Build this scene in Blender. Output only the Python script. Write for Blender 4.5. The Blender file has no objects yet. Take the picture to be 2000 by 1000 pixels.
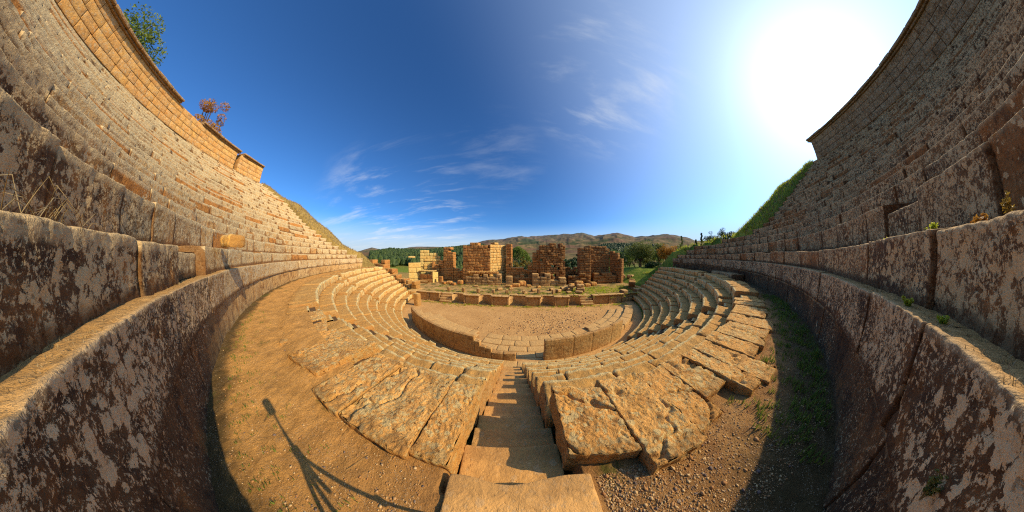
import bpy, math, random
import numpy as np
from math import radians, sin, cos, tan, atan2, pi, sqrt
from mathutils import Vector
rng = random.Random(7)
nr = np.random.RandomState(11)
scene = bpy.context.scene
COL = scene.collection

# ------------------------------------------------------------------ noise
_perm = nr.permutation(256); _perm = np.concatenate([_perm, _perm, _perm])
_grad = nr.normal(size=(256, 3)); _grad /= np.linalg.norm(_grad, axis=1)[:, None]
def perlin(p):
    p = np.asarray(p, float)
    i = np.floor(p).astype(int); f = p - i; i &= 255
    u = f*f*f*(f*(f*6-15)+10)
    out = 0
    for dx in (0, 1):
        wx = u[:, 0] if dx else 1-u[:, 0]
        a = _perm[i[:, 0]+dx]
        for dy in (0, 1):
            wy = u[:, 1] if dy else 1-u[:, 1]
            b = _perm[a+i[:, 1]+dy]
            for dz in (0, 1):
                wz = u[:, 2] if dz else 1-u[:, 2]
                g = _grad[_perm[b+i[:, 2]+dz] % 256]
                out = out + wx*wy*wz*((f[:, 0]-dx)*g[:, 0]+(f[:, 1]-dy)*g[:, 1]+(f[:, 2]-dz)*g[:, 2])
    return out
def fbm(p, octv=3, rough=.5):
    p = np.asarray(p, float); s = 0; a = 1
    for k in range(octv):
        s = s + a*perlin(p); p = p*2.03+17.1; a *= rough
    return s
def sst(a, b, x):
    t = np.clip((x-a)/(b-a), 0, 1); return t*t*(3-2*t)

# ------------------------------------------------------------------ materials
class N:
    def __init__(s, name):
        s.m = bpy.data.materials.new(name); s.m.use_nodes = True
        s.t = s.m.node_tree; s.t.nodes.clear()
        s.out = s.t.nodes.new('ShaderNodeOutputMaterial')
        s.b = s.t.nodes.new('ShaderNodeBsdfPrincipled')
        s.t.links.new(s.b.outputs[0], s.out.inputs[0])
        s.geo = s.t.nodes.new('ShaderNodeNewGeometry')
        s.pos = s.geo.outputs['Position']
    def L(s, a, b): s.t.links.new(a, b)
    def val(s, sock, v):
        if hasattr(v, 'links'): s.L(v, sock)
        elif isinstance(v, (tuple, list)) and len(v) == 3 and sock.type == 'RGBA': sock.default_value = (*v, 1)
        else: sock.default_value = v
    def noise(s, scale, detail=3, rough=.55, dist=0, vec=None, off=0):
        n = s.t.nodes.new('ShaderNodeTexNoise')
        n.inputs['Scale'].default_value = scale; n.inputs['Detail'].default_value = detail
        n.inputs['Roughness'].default_value = rough; n.inputs['Distortion'].default_value = dist
        v = vec or s.pos
        if off:
            a = s.t.nodes.new('ShaderNodeVectorMath'); a.operation = 'ADD'; s.L(v, a.inputs[0]); a.inputs[1].default_value = (off, off*1.7, -off); v = a.outputs[0]
        s.L(v, n.inputs['Vector']); return n.outputs['Fac']
    def voro(s, scale, feat='F1', vec=None, out='Distance'):
        n = s.t.nodes.new('ShaderNodeTexVoronoi'); n.feature = feat
        n.inputs['Scale'].default_value = scale; s.L(vec or s.pos, n.inputs['Vector']); return n.outputs[out]
    def math(s, op, a, b=0., c=None):
        n = s.t.nodes.new('ShaderNodeMath'); n.operation = op
        s.val(n.inputs[0], a); s.val(n.inputs[1], b)
        if c is not None: s.val(n.inputs[2], c)
        return n.outputs[0]
    def step(s, x, a, b):
        n = s.t.nodes.new('ShaderNodeMapRange'); n.interpolation_type = 'SMOOTHSTEP'
        s.val(n.inputs[0], x); n.inputs[1].default_value = a; n.inputs[2].default_value = b; return n.outputs[0]
    def mix(s, f, a, b, mode='MIX'):
        n = s.t.nodes.new('ShaderNodeMix'); n.data_type = 'RGBA'; n.blend_type = mode
        s.val(n.inputs[0], f); s.val(n.inputs[6], a); s.val(n.inputs[7], b); return n.outputs[2]
    def attr(s, name):
        n = s.t.nodes.new('ShaderNodeAttribute'); n.attribute_name = name; return n.outputs['Fac']
    def normz(s, true=False):
        n = s.t.nodes.new('ShaderNodeSeparateXYZ'); s.L(s.geo.outputs['True Normal' if true else 'Normal'], n.inputs[0]); return n.outputs[2]
    def sep(s, i):
        n = s.t.nodes.new('ShaderNodeSeparateXYZ'); s.L(s.pos, n.inputs[0]); return n.outputs[i]
    def bump(s, h, strength, dist, prev=None):
        n = s.t.nodes.new('ShaderNodeBump'); n.inputs['Strength'].default_value = strength; n.inputs['Distance'].default_value = dist
        s.val(n.inputs['Height'], h)
        if prev: s.L(prev, n.inputs['Normal'])
        return n.outputs[0]
    def done(s, color, rough=.9, normal=None, spec=.25):
        s.val(s.b.inputs['Base Color'], color); s.val(s.b.inputs['Roughness'], rough)
        s.b.inputs['Specular IOR Level'].default_value = spec
        if normal: s.L(normal, s.b.inputs['Normal'])
        return s.m

def stone(name, a, b, dark, lichen, amount=.5, lscale=9., top=None, topamt=.6, bump=1., darkamt=.5, pit=.5, orange=None, alt=None, gain=(1.58, 1.38, 1.0), lowbare=0., joint=.75, lipamt=.45, speck=.5, jw=.03, lw=.06, blockvar=.0):
    """weathered stone: two tones, dark staining, crisp lichen blotches, dust on the upper faces, pitted relief"""
    n = N(name)
    G_ = lambda c: None if c is None else tuple(min(.88, x*g) for x, g in zip(c, gain))
    a, b, lichen, top, orange = map(G_, (a, b, lichen, top, orange)); dark = tuple(x*g for x, g in zip(dark, (1.15, 1.05, .9)))
    if alt:      # sunlight painted in: stone blends to a lit palette towards the far left
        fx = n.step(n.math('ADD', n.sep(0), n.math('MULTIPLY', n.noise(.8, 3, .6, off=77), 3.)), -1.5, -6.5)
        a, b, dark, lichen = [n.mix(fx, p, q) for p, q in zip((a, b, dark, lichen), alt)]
    half = lambda c, f: (n.mix(1., c, (f, f, f), 'MULTIPLY') if hasattr(c, 'links') else tuple(x*f for x in c))
    var = n.attr('var')
    big = n.noise(.7, 3); med = n.noise(4.5, 5, .65, .4, off=3); fine = n.noise(38, 5, .7, off=7)
    f = n.math('ADD', n.math('MULTIPLY', big, .5), n.math('MULTIPLY', var, .55))
    col = n.mix(n.step(f, .2, .85), a, b)
    if orange:
        col = n.mix(n.math('MULTIPLY', n.step(n.noise(2.3, 4, .6, .5, off=21), .5, .68), .7), col, orange)
    if blockvar:     # here and there a block of bare orange stone, others stained dark
        col = n.mix(n.math('MULTIPLY', n.step(var, .80, .84), blockvar), col, orange)
        col = n.mix(n.math('MULTIPLY', n.step(var, .14, .10), blockvar*.6), col, dark)
    col = n.mix(n.math('MULTIPLY', n.step(med, .49, .62), darkamt), col, dark)
    col = n.mix(n.math('MULTIPLY', n.step(fine, .42, .66), .35), col, n.mix(.6, col, dark))
    jn = n.math('SUBTRACT', n.attr('jd'), n.math('MULTIPLY', n.noise(9, 4, .7, off=88), .14))
    joint_shade = n.step(jn, jw, jw-.085)  # joint dirt plus painted contact shade at riser feet and tread backs
    # lichen: rounded patches (voronoi cells switched on at random) with ragged rims, in two sizes
    warp = n.t.nodes.new('ShaderNodeTexNoise'); warp.inputs['Scale'].default_value = 20; warp.inputs['Detail'].default_value = 7; warp.inputs['Roughness'].default_value = .72
    n.L(n.pos, warp.inputs['Vector'])
    wv = n.t.nodes.new('ShaderNodeVectorMath'); wv.operation = 'MULTIPLY_ADD'
    n.L(warp.outputs['Color'], wv.inputs[0]); wv.inputs[1].default_value = (.11, .11, .11); n.L(n.pos, wv.inputs[2])
    masks = []
    for sc, off in ((lscale, 0), (lscale*2.2, 5), (lscale*5, 9)):
        v = n.t.nodes.new('ShaderNodeTexVoronoi'); v.inputs['Scale'].default_value = sc; n.L(wv.outputs[0], v.inputs['Vector'])
        rnd = n.t.nodes.new('ShaderNodeSeparateColor'); n.L(v.outputs['Color'], rnd.inputs[0])
        reg = n.noise(1.6, 3, .6, off=13+off)
        if lowbare: reg = n.math('SUBTRACT', reg, n.math('MULTIPLY', n.step(n.sep(2), -.75, -1.15), lowbare))
        on = n.math('ADD', rnd.outputs[0], n.math('MULTIPLY', n.math('SUBTRACT', reg, .5), 2.6))
        if blockvar: on = n.math('SUBTRACT', on, n.math('MULTIPLY', n.step(var, .78, .86), .55*blockvar))
        rad = n.math('MULTIPLY', n.step(on, 1-amount-.22, 1-amount+.30), .60)
        masks.append(n.step(n.math('SUBTRACT', rad, v.outputs['Distance']), 0, .03))
    lm = n.math('MAXIMUM', n.math('MAXIMUM', masks[0], masks[1]), masks[2])
    lm = n.math('MULTIPLY', lm, n.step(n.noise(55, 4, .75, off=71), .30, .40))
    spk = n.math('MULTIPLY', n.step(n.noise(30, 5, .8, off=101), .56, .60), n.step(n.noise(1.2, 3, off=105), .35, .6))
    lm = n.math('MAXIMUM', lm, n.math('MULTIPLY', spk, speck))
    lc = n.mix(n.noise(11, 4, .6, off=31), lichen, half(lichen, .6))
    col = n.mix(n.math('MULTIPLY', lm, .92), col, lc)
    col = n.mix(n.math('MULTIPLY', joint_shade, joint), col, n.mix(n.noise(5, 3), dark, half(orange or b, .45)))
    if top:
        tm = n.math('MULTIPLY', n.step(n.normz(), .45, .9), n.step(n.noise(3.2, 5, .7, off=41), .62-topamt*.5, .8-topamt*.5))
        tcol = n.mix(n.noise(17, 4, .7, off=5), top, tuple(c*.5 for c in top))
        col = n.mix(n.math('MULTIPLY', tm, .85), col, tcol)
    lpm = n.math('MULTIPLY', n.step(n.math('ADD', n.attr('lip'), n.math('MULTIPLY', n.noise(7, 4, .7, off=91), .10)), lw+.055, lw-.005), lipamt)
    col = n.mix(lpm, col, lc)
    # small dark pits
    pm = n.step(n.noise(26, 3, .6, .3, off=55), .6, .7)
    col = n.mix(n.math('MULTIPLY', pm, pit), col, half(dark, .5))
    h1 = n.noise(6, 6, .68, .3, off=9); 
    nb = n.bump(h1, .55*bump, .10)
    nb = n.bump(n.math('SUBTRACT', fine, n.math('MULTIPLY', pm, .6)), .45*bump, .02, nb)
    nb = n.bump(lm, .25*bump, .006, nb)
    return n.done(col, .95, nb)

M = {}
CX, CY = .78, 21.7          # centre of the upper half circle
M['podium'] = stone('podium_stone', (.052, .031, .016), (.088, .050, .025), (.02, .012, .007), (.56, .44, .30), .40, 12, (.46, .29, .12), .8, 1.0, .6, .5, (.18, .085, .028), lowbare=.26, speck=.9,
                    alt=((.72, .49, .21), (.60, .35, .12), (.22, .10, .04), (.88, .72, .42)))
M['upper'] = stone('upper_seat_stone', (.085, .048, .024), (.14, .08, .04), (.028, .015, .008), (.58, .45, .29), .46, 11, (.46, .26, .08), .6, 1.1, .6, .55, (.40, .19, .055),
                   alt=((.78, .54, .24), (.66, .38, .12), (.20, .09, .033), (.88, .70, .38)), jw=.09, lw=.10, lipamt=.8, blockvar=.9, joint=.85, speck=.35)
M['upperR'] = stone('shaded_seat_stone', (.11, .062, .029), (.16, .088, .04), (.03, .017, .009), (.58, .42, .26), .44, 12, (.26, .16, .06), .45, 1.1, .55, .5, (.25, .11, .035), joint=.8, jw=.08, lw=.05, lipamt=.55, blockvar=.6, speck=.4)  # darker copy of the upper stone, shade of the right side painted in
M['lower'] = stone('lower_seat_stone', (.60, .40, .18), (.56, .34, .13), (.26, .12, .045), (.62, .50, .31), .42, 10, (.47, .275, .09), .85, 1.2, .5, .5, (.56, .28, .07), joint=.75, jw=.05, lw=.10, lipamt=.85, speck=.35, blockvar=.4)
M['slab'] = stone('slab_stone', (.56, .33, .12), (.50, .28, .095), (.30, .145, .05), (.64, .46, .26), .26, 12, None, 0, 1.6, .5, .9, (.58, .31, .08), joint=.5, speck=.5)
M['step'] = stone('step_stone', (.52, .32, .135), (.46, .27, .105), (.30, .17, .07), (.55, .37, .2), .10, 14, None, 0, .6, .3, .3, joint=.35, lipamt=.2, speck=.25)
M['ruin'] = stone('ruin_stone', (.50, .27, .10), (.34, .16, .06), (.14, .06, .025), (.55, .36, .16), .18, 5, (.5, .33, .12), .6, 1., .4, .4, (.54, .22, .05), joint=.5)
M['ruin_dark'] = stone('dark_ruin_stone', (.33, .165, .062), (.24, .115, .045), (.09, .042, .02), (.42, .28, .14), .2, 5, (.42, .27, .1), .5, 1.3, .5, .5, (.38, .16, .04), joint=.5)
M['ruin_pale'] = stone('ruin_pale_stone', (.54, .35, .14), (.47, .27, .09), (.22, .11, .04), (.66, .5, .28), .2, 5, (.55, .36, .16), .5, 1.0, .35, .4)
M['pale_gold'] = stone('pale_gold_stone', (.64, .46, .20), (.58, .38, .14), (.28, .15, .055), (.68, .52, .28), .2, 5, (.55, .36, .16), .5, 1.0, .35, .4, joint=.5)
M['ashlar'] = stone('ashlar_stone', (.60, .36, .14), (.48, .28, .11), (.13, .07, .04), (.55, .43, .28), .22, 7, None, 0, .8, .4, .4, (.56, .27, .07), joint=.4, lipamt=.1)
M['cornice'] = stone('cornice_stone', (.20, .125, .065), (.27, .165, .085), (.07, .042, .025), (.42, .33, .23), .4, 8, None, 0, 1.1, .6, .5, joint=.3)
M['stage'] = stone('stage_stone', (.46, .30, .145), (.36, .22, .10), (.17, .09, .045), (.52, .4, .24), .2, 8, (.55, .38, .19), .7, .8, .5, .4)
M['barrier'] = stone('barrier_stone', (.40, .25, .11), (.33, .19, .08), (.13, .07, .03), (.48, .36, .20), .2, 12, None, 0, .9, .55, .55, joint=.15, lipamt=.6)
M['block'] = stone('orange_block_stone', (.62, .38, .12), (.55, .31, .09), (.26, .13, .05), (.6, .45, .25), .15, 9, None, 0, 1, .3, .4)

def earth(name, a, b, c, grass=None, gamt=.5, peb=.5, bump=1., scale=1., pale=None):
    n = N(name)
    col = n.mix(n.step(n.noise(.55*scale, 4, .6), .35, .65), a, b)
    col = n.mix(n.math('MULTIPLY', n.step(n.noise(7*scale, 6, .72, off=4), .42, .7), .7), col, c)
    if pale:     # paler, yellower soil on the left half of the walkway
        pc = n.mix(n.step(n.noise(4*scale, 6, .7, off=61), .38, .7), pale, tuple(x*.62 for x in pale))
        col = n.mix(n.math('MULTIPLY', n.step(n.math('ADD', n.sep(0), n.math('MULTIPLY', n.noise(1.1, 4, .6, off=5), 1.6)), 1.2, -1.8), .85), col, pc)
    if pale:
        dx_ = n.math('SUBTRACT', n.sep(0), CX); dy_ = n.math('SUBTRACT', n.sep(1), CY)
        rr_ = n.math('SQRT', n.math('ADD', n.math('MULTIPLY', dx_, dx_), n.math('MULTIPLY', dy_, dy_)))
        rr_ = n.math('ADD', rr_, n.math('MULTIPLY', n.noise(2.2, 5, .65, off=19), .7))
        wall_shade = n.math('MULTIPLY', n.step(rr_, 21.75, 22.35), n.step(n.sep(0), .3, 1.8))  # shade along the right and left wall feet, painted into the soil colour
        wall_shade = n.math('MAXIMUM', wall_shade, n.math('MULTIPLY', n.step(rr_, 22.35, 22.65), n.step(n.sep(0), .5, -.5)))
        col = n.mix(n.math('MULTIPLY', wall_shade, .88), col, n.mix(n.noise(5, 4, .7), (.045, .045, .014), (.09, .05, .02)))
    v = n.voro(60*scale); pm = n.step(v, .34, .2)
    pr = n.math('MULTIPLY', pm, n.step(n.noise(5*scale, 3, .6, off=17), .42, .6))
    col = n.mix(n.math('MULTIPLY', pr, peb), col, (.5, .37, .22))
    if grass:
        gm = n.step(n.noise(.9*scale, 6, .7, .4, off=33), .62-gamt*.3, .70-gamt*.2)
        gcol = n.mix(n.noise(6*scale, 5, .7, off=2), grass, tuple(x*.45 for x in grass))
        col = n.mix(n.math('MULTIPLY', gm, .9), col, gcol)
    nb = n.bump(n.noise(9*scale, 7, .72), .7*bump, .06/scale)
    nb = n.bump(n.math('MULTIPLY', pm, .7), .5*peb, .012/scale, nb)
    nb = n.bump(n.noise(70*scale, 3, .7), .5*bump, .01/scale, nb)
    return n.done(col, .97, nb, .15)
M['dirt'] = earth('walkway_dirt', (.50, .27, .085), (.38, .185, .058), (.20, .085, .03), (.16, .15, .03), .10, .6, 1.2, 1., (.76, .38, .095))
M['orch'] = earth('orchestra_dirt', (.68, .39, .14), (.58, .32, .11), (.42, .22, .08), None, 0, .2, .7)
M['stagefloor'] = earth('stage_dirt', (.60, .37, .13), (.48, .28, .10), (.32, .18, .065), (.14, .15, .035), .5, .4, 1)
M['core'] = earth('fill_earth', (.16, .09, .04), (.13, .07, .03), (.08, .045, .02))

def terrain_mat():
    n = N('land')
    mask = n.attr('wood'); br = n.attr('dry')
    fld = n.mix(n.step(n.noise(.012, 5, .6, .6), .42, .6), (.19, .125, .05), (.29, .19, .08))
    fld = n.mix(n.step(n.noise(.02, 6, .7, .3, off=50), .44, .62), fld, (.085, .09, .03))
    fld = n.mix(n.step(n.noise(.005, 3, .5, off=9), .5, .7), fld, (.20, .11, .06))
    near = n.mix(n.step(n.noise(.8, 6, .7), .4, .62), (.12, .19, .02), (.25, .29, .04))
    near = n.mix(n.step(n.noise(1.9, 6, .7, off=12), .52, .7), near, (.26, .19, .06))
    dry = n.mix(n.step(n.noise(2.3, 6, .75), .4, .66), (.40, .27, .08), (.26, .17, .05))
    near = n.mix(n.math('MULTIPLY', n.step(n.sep(0), 8, 16), n.step(n.sep(2), -2, 1)), near, n.mix(n.noise(1.4, 6, .7), (.22, .30, .03), (.45, .42, .08)))  # right bank painted brighter green to stand in for grazing sunlight
    near = n.mix(br, near, dry)
    ln = n.t.nodes.new('ShaderNodeVectorMath'); ln.operation = 'LENGTH'; n.L(n.pos, ln.inputs[0])
    far = n.step(ln.outputs['Value'], 110, 260)
    col = n.mix(far, near, fld)
    col = n.mix(mask, col, n.mix(n.noise(.08, 6, .8), (.018, .045, .010), (.06, .09, .022)))
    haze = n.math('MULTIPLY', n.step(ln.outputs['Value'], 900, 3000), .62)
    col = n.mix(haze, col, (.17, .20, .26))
    nb = n.bump(n.noise(3, 7, .75), .7, .2)
    return n.done(col, 1, nb, .05)
M['land'] = terrain_mat()

def leafmat(name, a, b, trans=.35):
    n = N(name)
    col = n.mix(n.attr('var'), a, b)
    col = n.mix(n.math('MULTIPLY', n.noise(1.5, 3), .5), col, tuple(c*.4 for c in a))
    n.done(col, .6, None, .3)
    tr = n.t.nodes.new('ShaderNodeBsdfTranslucent'); n.L(col, tr.inputs[0])
    ms = n.t.nodes.new('ShaderNodeMixShader'); ms.inputs[0].default_value = trans
    n.L(n.b.outputs[0], ms.inputs[1]); n.L(tr.outputs[0], ms.inputs[2]); n.L(ms.outputs[0], n.out.inputs[0])
    return n.m
M['leaf_olive'] = leafmat('olive_leaves', (.11, .14, .028), (.34, .35, .08))
M['leaf_green'] = leafmat('green_leaves', (.10, .17, .02), (.32, .38, .06))
M['leaf_dark'] = leafmat('dark_leaves', (.016, .045, .012), (.05, .10, .022), .2)
M['leaf_wood'] = leafmat('woodland_leaves', (.03, .06, .012), (.10, .14, .028), .1)
M['leaf_red'] = leafmat('red_leaves', (.44, .16, .018), (.66, .36, .05))
M['leaf_gold'] = leafmat('gold_leaves', (.30, .18, .025), (.42, .30, .05))
M['grass'] = leafmat('grass_blades', (.34, .44, .025), (.72, .76, .09), .6)
M['straw'] = leafmat('dry_stems', (.36, .25, .10), (.52, .40, .2), .2)
def plain(name, c, r=.8, metal=0, spec=.3, bump=0):
    n = N(name); col = n.mix(n.noise(9, 5, .7), c, tuple(x*.55 for x in c)); n.b.inputs['Metallic'].default_value = metal
    return n.done(col, r, n.bump(n.noise(30, 4), bump, .02) if bump else None, spec)
M['bark'] = plain('bark', (.14, .09, .055), .95, 0, .1, .8)
M['black'] = plain('black_plastic', (.02, .02, .022), .5)
M['metal'] = plain('grey_metal', (.25, .25, .26), .35, .9)
M['pipe'] = plain('rusty_pipe', (.42, .26, .16), .6, .1)

# ------------------------------------------------------------------ mesh building
class MB:
    """collects vertices, quads/tris and a per-vertex value"""
    def __init__(s): s.v = []; s.f = []; s.a = []; s.n = 0; s.j = []; s.l = []
    def add(s, v, f, a=0., jd=None, lip=None):
        v = np.asarray(v, float); f = np.asarray(f, int)
        s.v.append(v); s.f.append(f+s.n); s.n += len(v)
        s.a.append(np.full(len(v), a) if np.isscalar(a) else np.asarray(a))
        s.j.append(np.full(len(v), .5) if jd is None else jd); s.l.append(np.full(len(v), .5) if lip is None else lip)
    def build(s, name, mat, parent=None, smooth=True, extra=None):
        if not s.v: return None
        v = np.concatenate(s.v); a = np.concatenate(s.a)
        if parent is not None: v = v-np.array(parent['_o'] if '_o' in parent else OR.get(parent.name, (0, 0, 0)))
        else: pass
        me = bpy.data.meshes.new(name)
        me.vertices.add(len(v)); me.vertices.foreach_set('co', v.ravel().astype(np.float32))
        lv = np.concatenate([f.ravel() for f in s.f]); ln = np.concatenate([np.full(len(f), f.shape[1]) for f in s.f])
        me.loops.add(len(lv)); me.loops.foreach_set('vertex_index', lv.astype(np.int32))
        st = np.concatenate([[0], np.cumsum(ln)[:-1]])
        me.polygons.add(len(ln)); me.polygons.foreach_set('loop_start', st.astype(np.int32))
        try: me.polygons.foreach_set('loop_total', ln.astype(np.int32))
        except Exception: pass
        me.polygons.foreach_set('use_smooth', np.full(len(ln), bool(smooth)))
        me.update(calc_edges=True)
        at = me.attributes.new('var', 'FLOAT', 'POINT'); at.data.foreach_set('value', a.astype(np.float32))
        for nm_, ls in (('jd', s.j), ('lip', s.l)):
            at = me.attributes.new(nm_, 'FLOAT', 'POINT'); at.data.foreach_set('value', np.concatenate(ls).astype(np.float32))
        if extra:
            for k, val in extra.items():
                at = me.attributes.new(k, 'FLOAT', 'POINT'); at.data.foreach_set('value', np.asarray(val, np.float32))
        me.materials.append(M[mat] if isinstance(mat, str) else mat)
        o = bpy.data.objects.new(name, me); COL.objects.link(o)
        if parent is not None:
            o.parent = parent; OR[o.name] = OR.get(parent.name, (0, 0, 0))
        else: OR[o.name] = (0, 0, 0)
        return o
    def build_thing(s, name, mat, label, cat, group=None, kind=None, smooth=True):
        """a thing that is one mesh, origin at the middle of its base"""
        v = np.concatenate(s.v); c = np.array([(v[:, 0].min()+v[:, 0].max())/2, (v[:, 1].min()+v[:, 1].max())/2, v[:, 2].min()])
        s.v = [v-c]; a = s.f; o = s.build(name, mat, None, smooth)
        o.location = c; OR[o.name] = tuple(c); tag(o, label, cat, group, kind); return o
OR = {}
def tag(o, label=None, cat=None, group=None, kind=None):
    if label: o['label'] = label
    if cat: o['category'] = cat
    if group: o['group'] = group
    if kind: o['kind'] = kind
    return o
def thing(name, loc, label, cat, group=None):
    o = bpy.data.objects.new(name, None); COL.objects.link(o); o.location = loc; o.empty_display_size = .3
    OR[o.name] = tuple(loc); return tag(o, label, cat, group)

def gridquads(nu, nv):
    i = np.arange(nu)[:, None]*(nv+1)+np.arange(nv)[None, :]
    i = i.ravel(); return np.stack([i, i+nv+1, i+nv+2, i+1], 1)

def axis_pts(L, r, cell):
    r = min(r, L*.3)
    m = max(1, int(round((L-2*r)/cell)))
    return np.concatenate([[0, r*.35], np.linspace(r, L-r, m+1), [L-r*.35, L]])

def rock_box(mb, dims, mapf, cell, r=.03, amp=.02, freq=3., sides='fbtlr', var=None, seed=None, amp2=0., crack=0.):
    """a rounded, worn stone block: (a,b,c) local metres -> world through mapf; b=0 is the front face"""
    Lx, Ly, Lz = dims; rr = min(r, Lx*.3, Ly*.3, Lz*.3)
    ax = [axis_pts(L, rr, cell) for L in dims]
    off = rng.uniform(0, 200) if seed is None else seed
    D = np.array(dims)
    var = rng.random() if var is None else var
    spec = {'f': (0, 2, 1, 0), 'b': (0, 2, 1, 1), 't': (0, 1, 2, 1), 'u': (0, 1, 2, 0), 'l': (1, 2, 0, 0), 'r': (1, 2, 0, 1)}
    for s in sides:
        i, j, k, hi = spec[s]
        U, V = np.meshgrid(ax[i], ax[j], indexing='ij')
        p = np.zeros((U.size, 3)); p[:, i] = U.ravel(); p[:, j] = V.ravel(); p[:, k] = D[k] if hi else 0
        jd = np.minimum(p[:, 0], Lx-p[:, 0])*5; jd = np.minimum(jd, np.maximum(0, Ly-.08-p[:, 1]) if s in 't' else p[:, 2])
        lip = np.hypot(p[:, 1], Lz-p[:, 2])
        q = np.clip(p, rr, D-rr); d = p-q; ln = np.linalg.norm(d, axis=1); d = d/np.maximum(ln, 1e-9)[:, None]
        p = q+rr*d
        nz = fbm((p+off)*freq, 3, .55)
        dd = amp*nz
        if amp2: dd = dd-amp2*sst(.05, .4, perlin((p+off)*freq*5.5*np.array([1, .6, 1])+50))
        if crack and s in 'tf':
            cn_ = np.abs(perlin((p+off)*1.25+9)+.16*perlin((p+off)*7))
            dd = dd-crack*(1-sst(.0, .035, cn_))*sst(-.3, .0, perlin((p+off)*1.0+70))-.010*sst(.1, .35, np.abs(perlin((p+off)*16)))
        p = p+d*dd[:, None]
        w = mapf(p)
        q4 = gridquads(len(ax[i])-1, len(ax[j])-1)
        flip = {'f': False, 'b': True, 't': False, 'u': True, 'l': True, 'r': False}[s]
        if flip: q4 = q4[:, ::-1]
        mb.add(w, q4, var, jd, lip)

def ring_map(cx, cy, R, phi0, z0, tilt=(0, 0), skew=0.):
    """a = along the arc (increasing phi), b = outward, c = up.  phi measured from -Y towards +X"""
    def f(p):
        ph = phi0+p[:, 0]/R; r = R+p[:, 1]+skew*p[:, 0]
        return np.stack([cx+r*np.sin(ph), cy-r*np.cos(ph), z0+p[:, 2]+tilt[0]*p[:, 0]+tilt[1]*p[:, 1]], 1)
    return f
def line_map(p0, ang, z0, rot=0.):
    c, s = cos(ang), sin(ang)
    def f(p):
        return np.stack([p0[0]+p[:, 0]*c-p[:, 1]*s, p0[1]+p[:, 0]*s+p[:, 1]*c, z0+p[:, 2]], 1)
    return f
def box(mb, x0, y0, z0, L, W, H, ang=0., **k):
    k.setdefault('cell', max(.05, .02*sqrt((x0+L/2)**2+(y0+W/2)**2)))
    rock_box(mb, (L, W, H), line_map((x0, y0), ang, z0), **k)

def cellsize(x, y, z, k=.013, lo=.022, hi=.6):
    d = sqrt(x*x+y*y+z*z); c = min(hi, max(lo, d*k))
    if y < -.5 and abs(atan2(x, y)) > radians(127): c = min(hi, max(.12, c*3))
    return c

#CX, CY # centre of the upper half circle
DX, DY = 1.3, 20.8          # centre of the lower half circle

# ------------------------------------------------------------------ upper seating
def ru(k): return 22.55+.71*k
def zt(k): return .152 if k < .5 else .29+.464*k
KL = ([0, 1.2, 2.5, 3.6, 5.7, 7, 9, 14.5, 19.3], [-75, -71.3, -69, -68.4, -67.8, -66.6, -66.6, -67.6, -64])
KR = ([0, 1, 1.9, 2.5, 3.1, 3.4, 5, 7.6, 14, 19.3], [73, 70.5, 70, 63, 57.5, 50, 48, 48.5, 51, 52])
def pl(k): return np.interp(k, *KL)
def prr(k): return np.interp(k, *KR)

def ring_row(mb, cx, cy, R0, R1, z0, z1, a0, a1, blen, r, amp, freq=3, jit=.015, gap=.012, missing=0., amp2=0., sides='ftlr', kcell=.013, ztilt=.0, wear=0., crack=0.):
    a = radians(a0); end = radians(a1)
    while a < end-.004:
        L = blen*rng.uniform(.65, 1.45)
        if (end-a)*R0 < L*1.35: L = (end-a)*R0
        am = a+L/R0/2; x = cx+R0*sin(am); y = cy-R0*cos(am)
        if rng.random() >= missing:
            cell = cellsize(x, y, (z0+z1)/2, kcell)
            bk = jit > .015 and rng.random() < .05
            dz = rng.gauss(0, jit)-(rng.uniform(.04, .14) if bk else 0); db = rng.gauss(0, jit)+(rng.uniform(0, .12) if bk else 0)
            g = gap*rng.uniform(.5, 2.2)
            rock_box(mb, (L-g, R1-R0, z1-z0+dz), ring_map(cx, cy, R0+db, a+g/2/R0, z0, (rng.gauss(0, ztilt), rng.gauss(0, ztilt))), cell,
                     r=r*rng.uniform(.7, 1.6+wear), amp=amp, freq=freq, sides=sides, amp2=amp2, crack=crack)
        a += L/R0

upper = thing('upper_seating', (CX, CY-30, -1.6), 'great upper bank of lichen-covered stone seat rows curving round above the walkway wall', 'seating')
for k in range(0, 20):
    if k == 0: z0, z1, bl = -.36, .152, 1.45
    else: z0, z1, bl = zt(k-1)-.02, zt(k), 1.15 if k < 3 else 1.7
    for side in (0, 1):
        mb = MB()
        a0, a1 = (pl(k), -2) if side == 0 else (-2, prr(k))
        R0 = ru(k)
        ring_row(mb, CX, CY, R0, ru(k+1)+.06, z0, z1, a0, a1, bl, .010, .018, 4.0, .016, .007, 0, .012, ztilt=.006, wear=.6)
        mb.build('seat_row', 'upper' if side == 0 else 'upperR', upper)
# earth fill that shows through the joints
mb = MB()
for k in range(0, 20):
    ph = np.radians(np.linspace(pl(k)+.3, prr(k)-.3, 70))
    for (r0, za, r1, zb) in ((ru(k)+.16, zt(k-1)-.05 if k else -.5, ru(k)+.16, zt(k)-.09), (ru(k)+.16, zt(k)-.09, ru(k+1)+.16, zt(k)-.09)):
        A = np.stack([CX+r0*np.sin(ph), CY-r0*np.cos(ph), np.full(70, za)], 1); B = np.stack([CX+r1*np.sin(ph), CY-r1*np.cos(ph), np.full(70, zb)], 1)
        mb.add(np.stack([A, B], 1).reshape(-1, 3), gridquads(69, 1), .5)
mb.build('earth_fill', 'core', upper)

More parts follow.
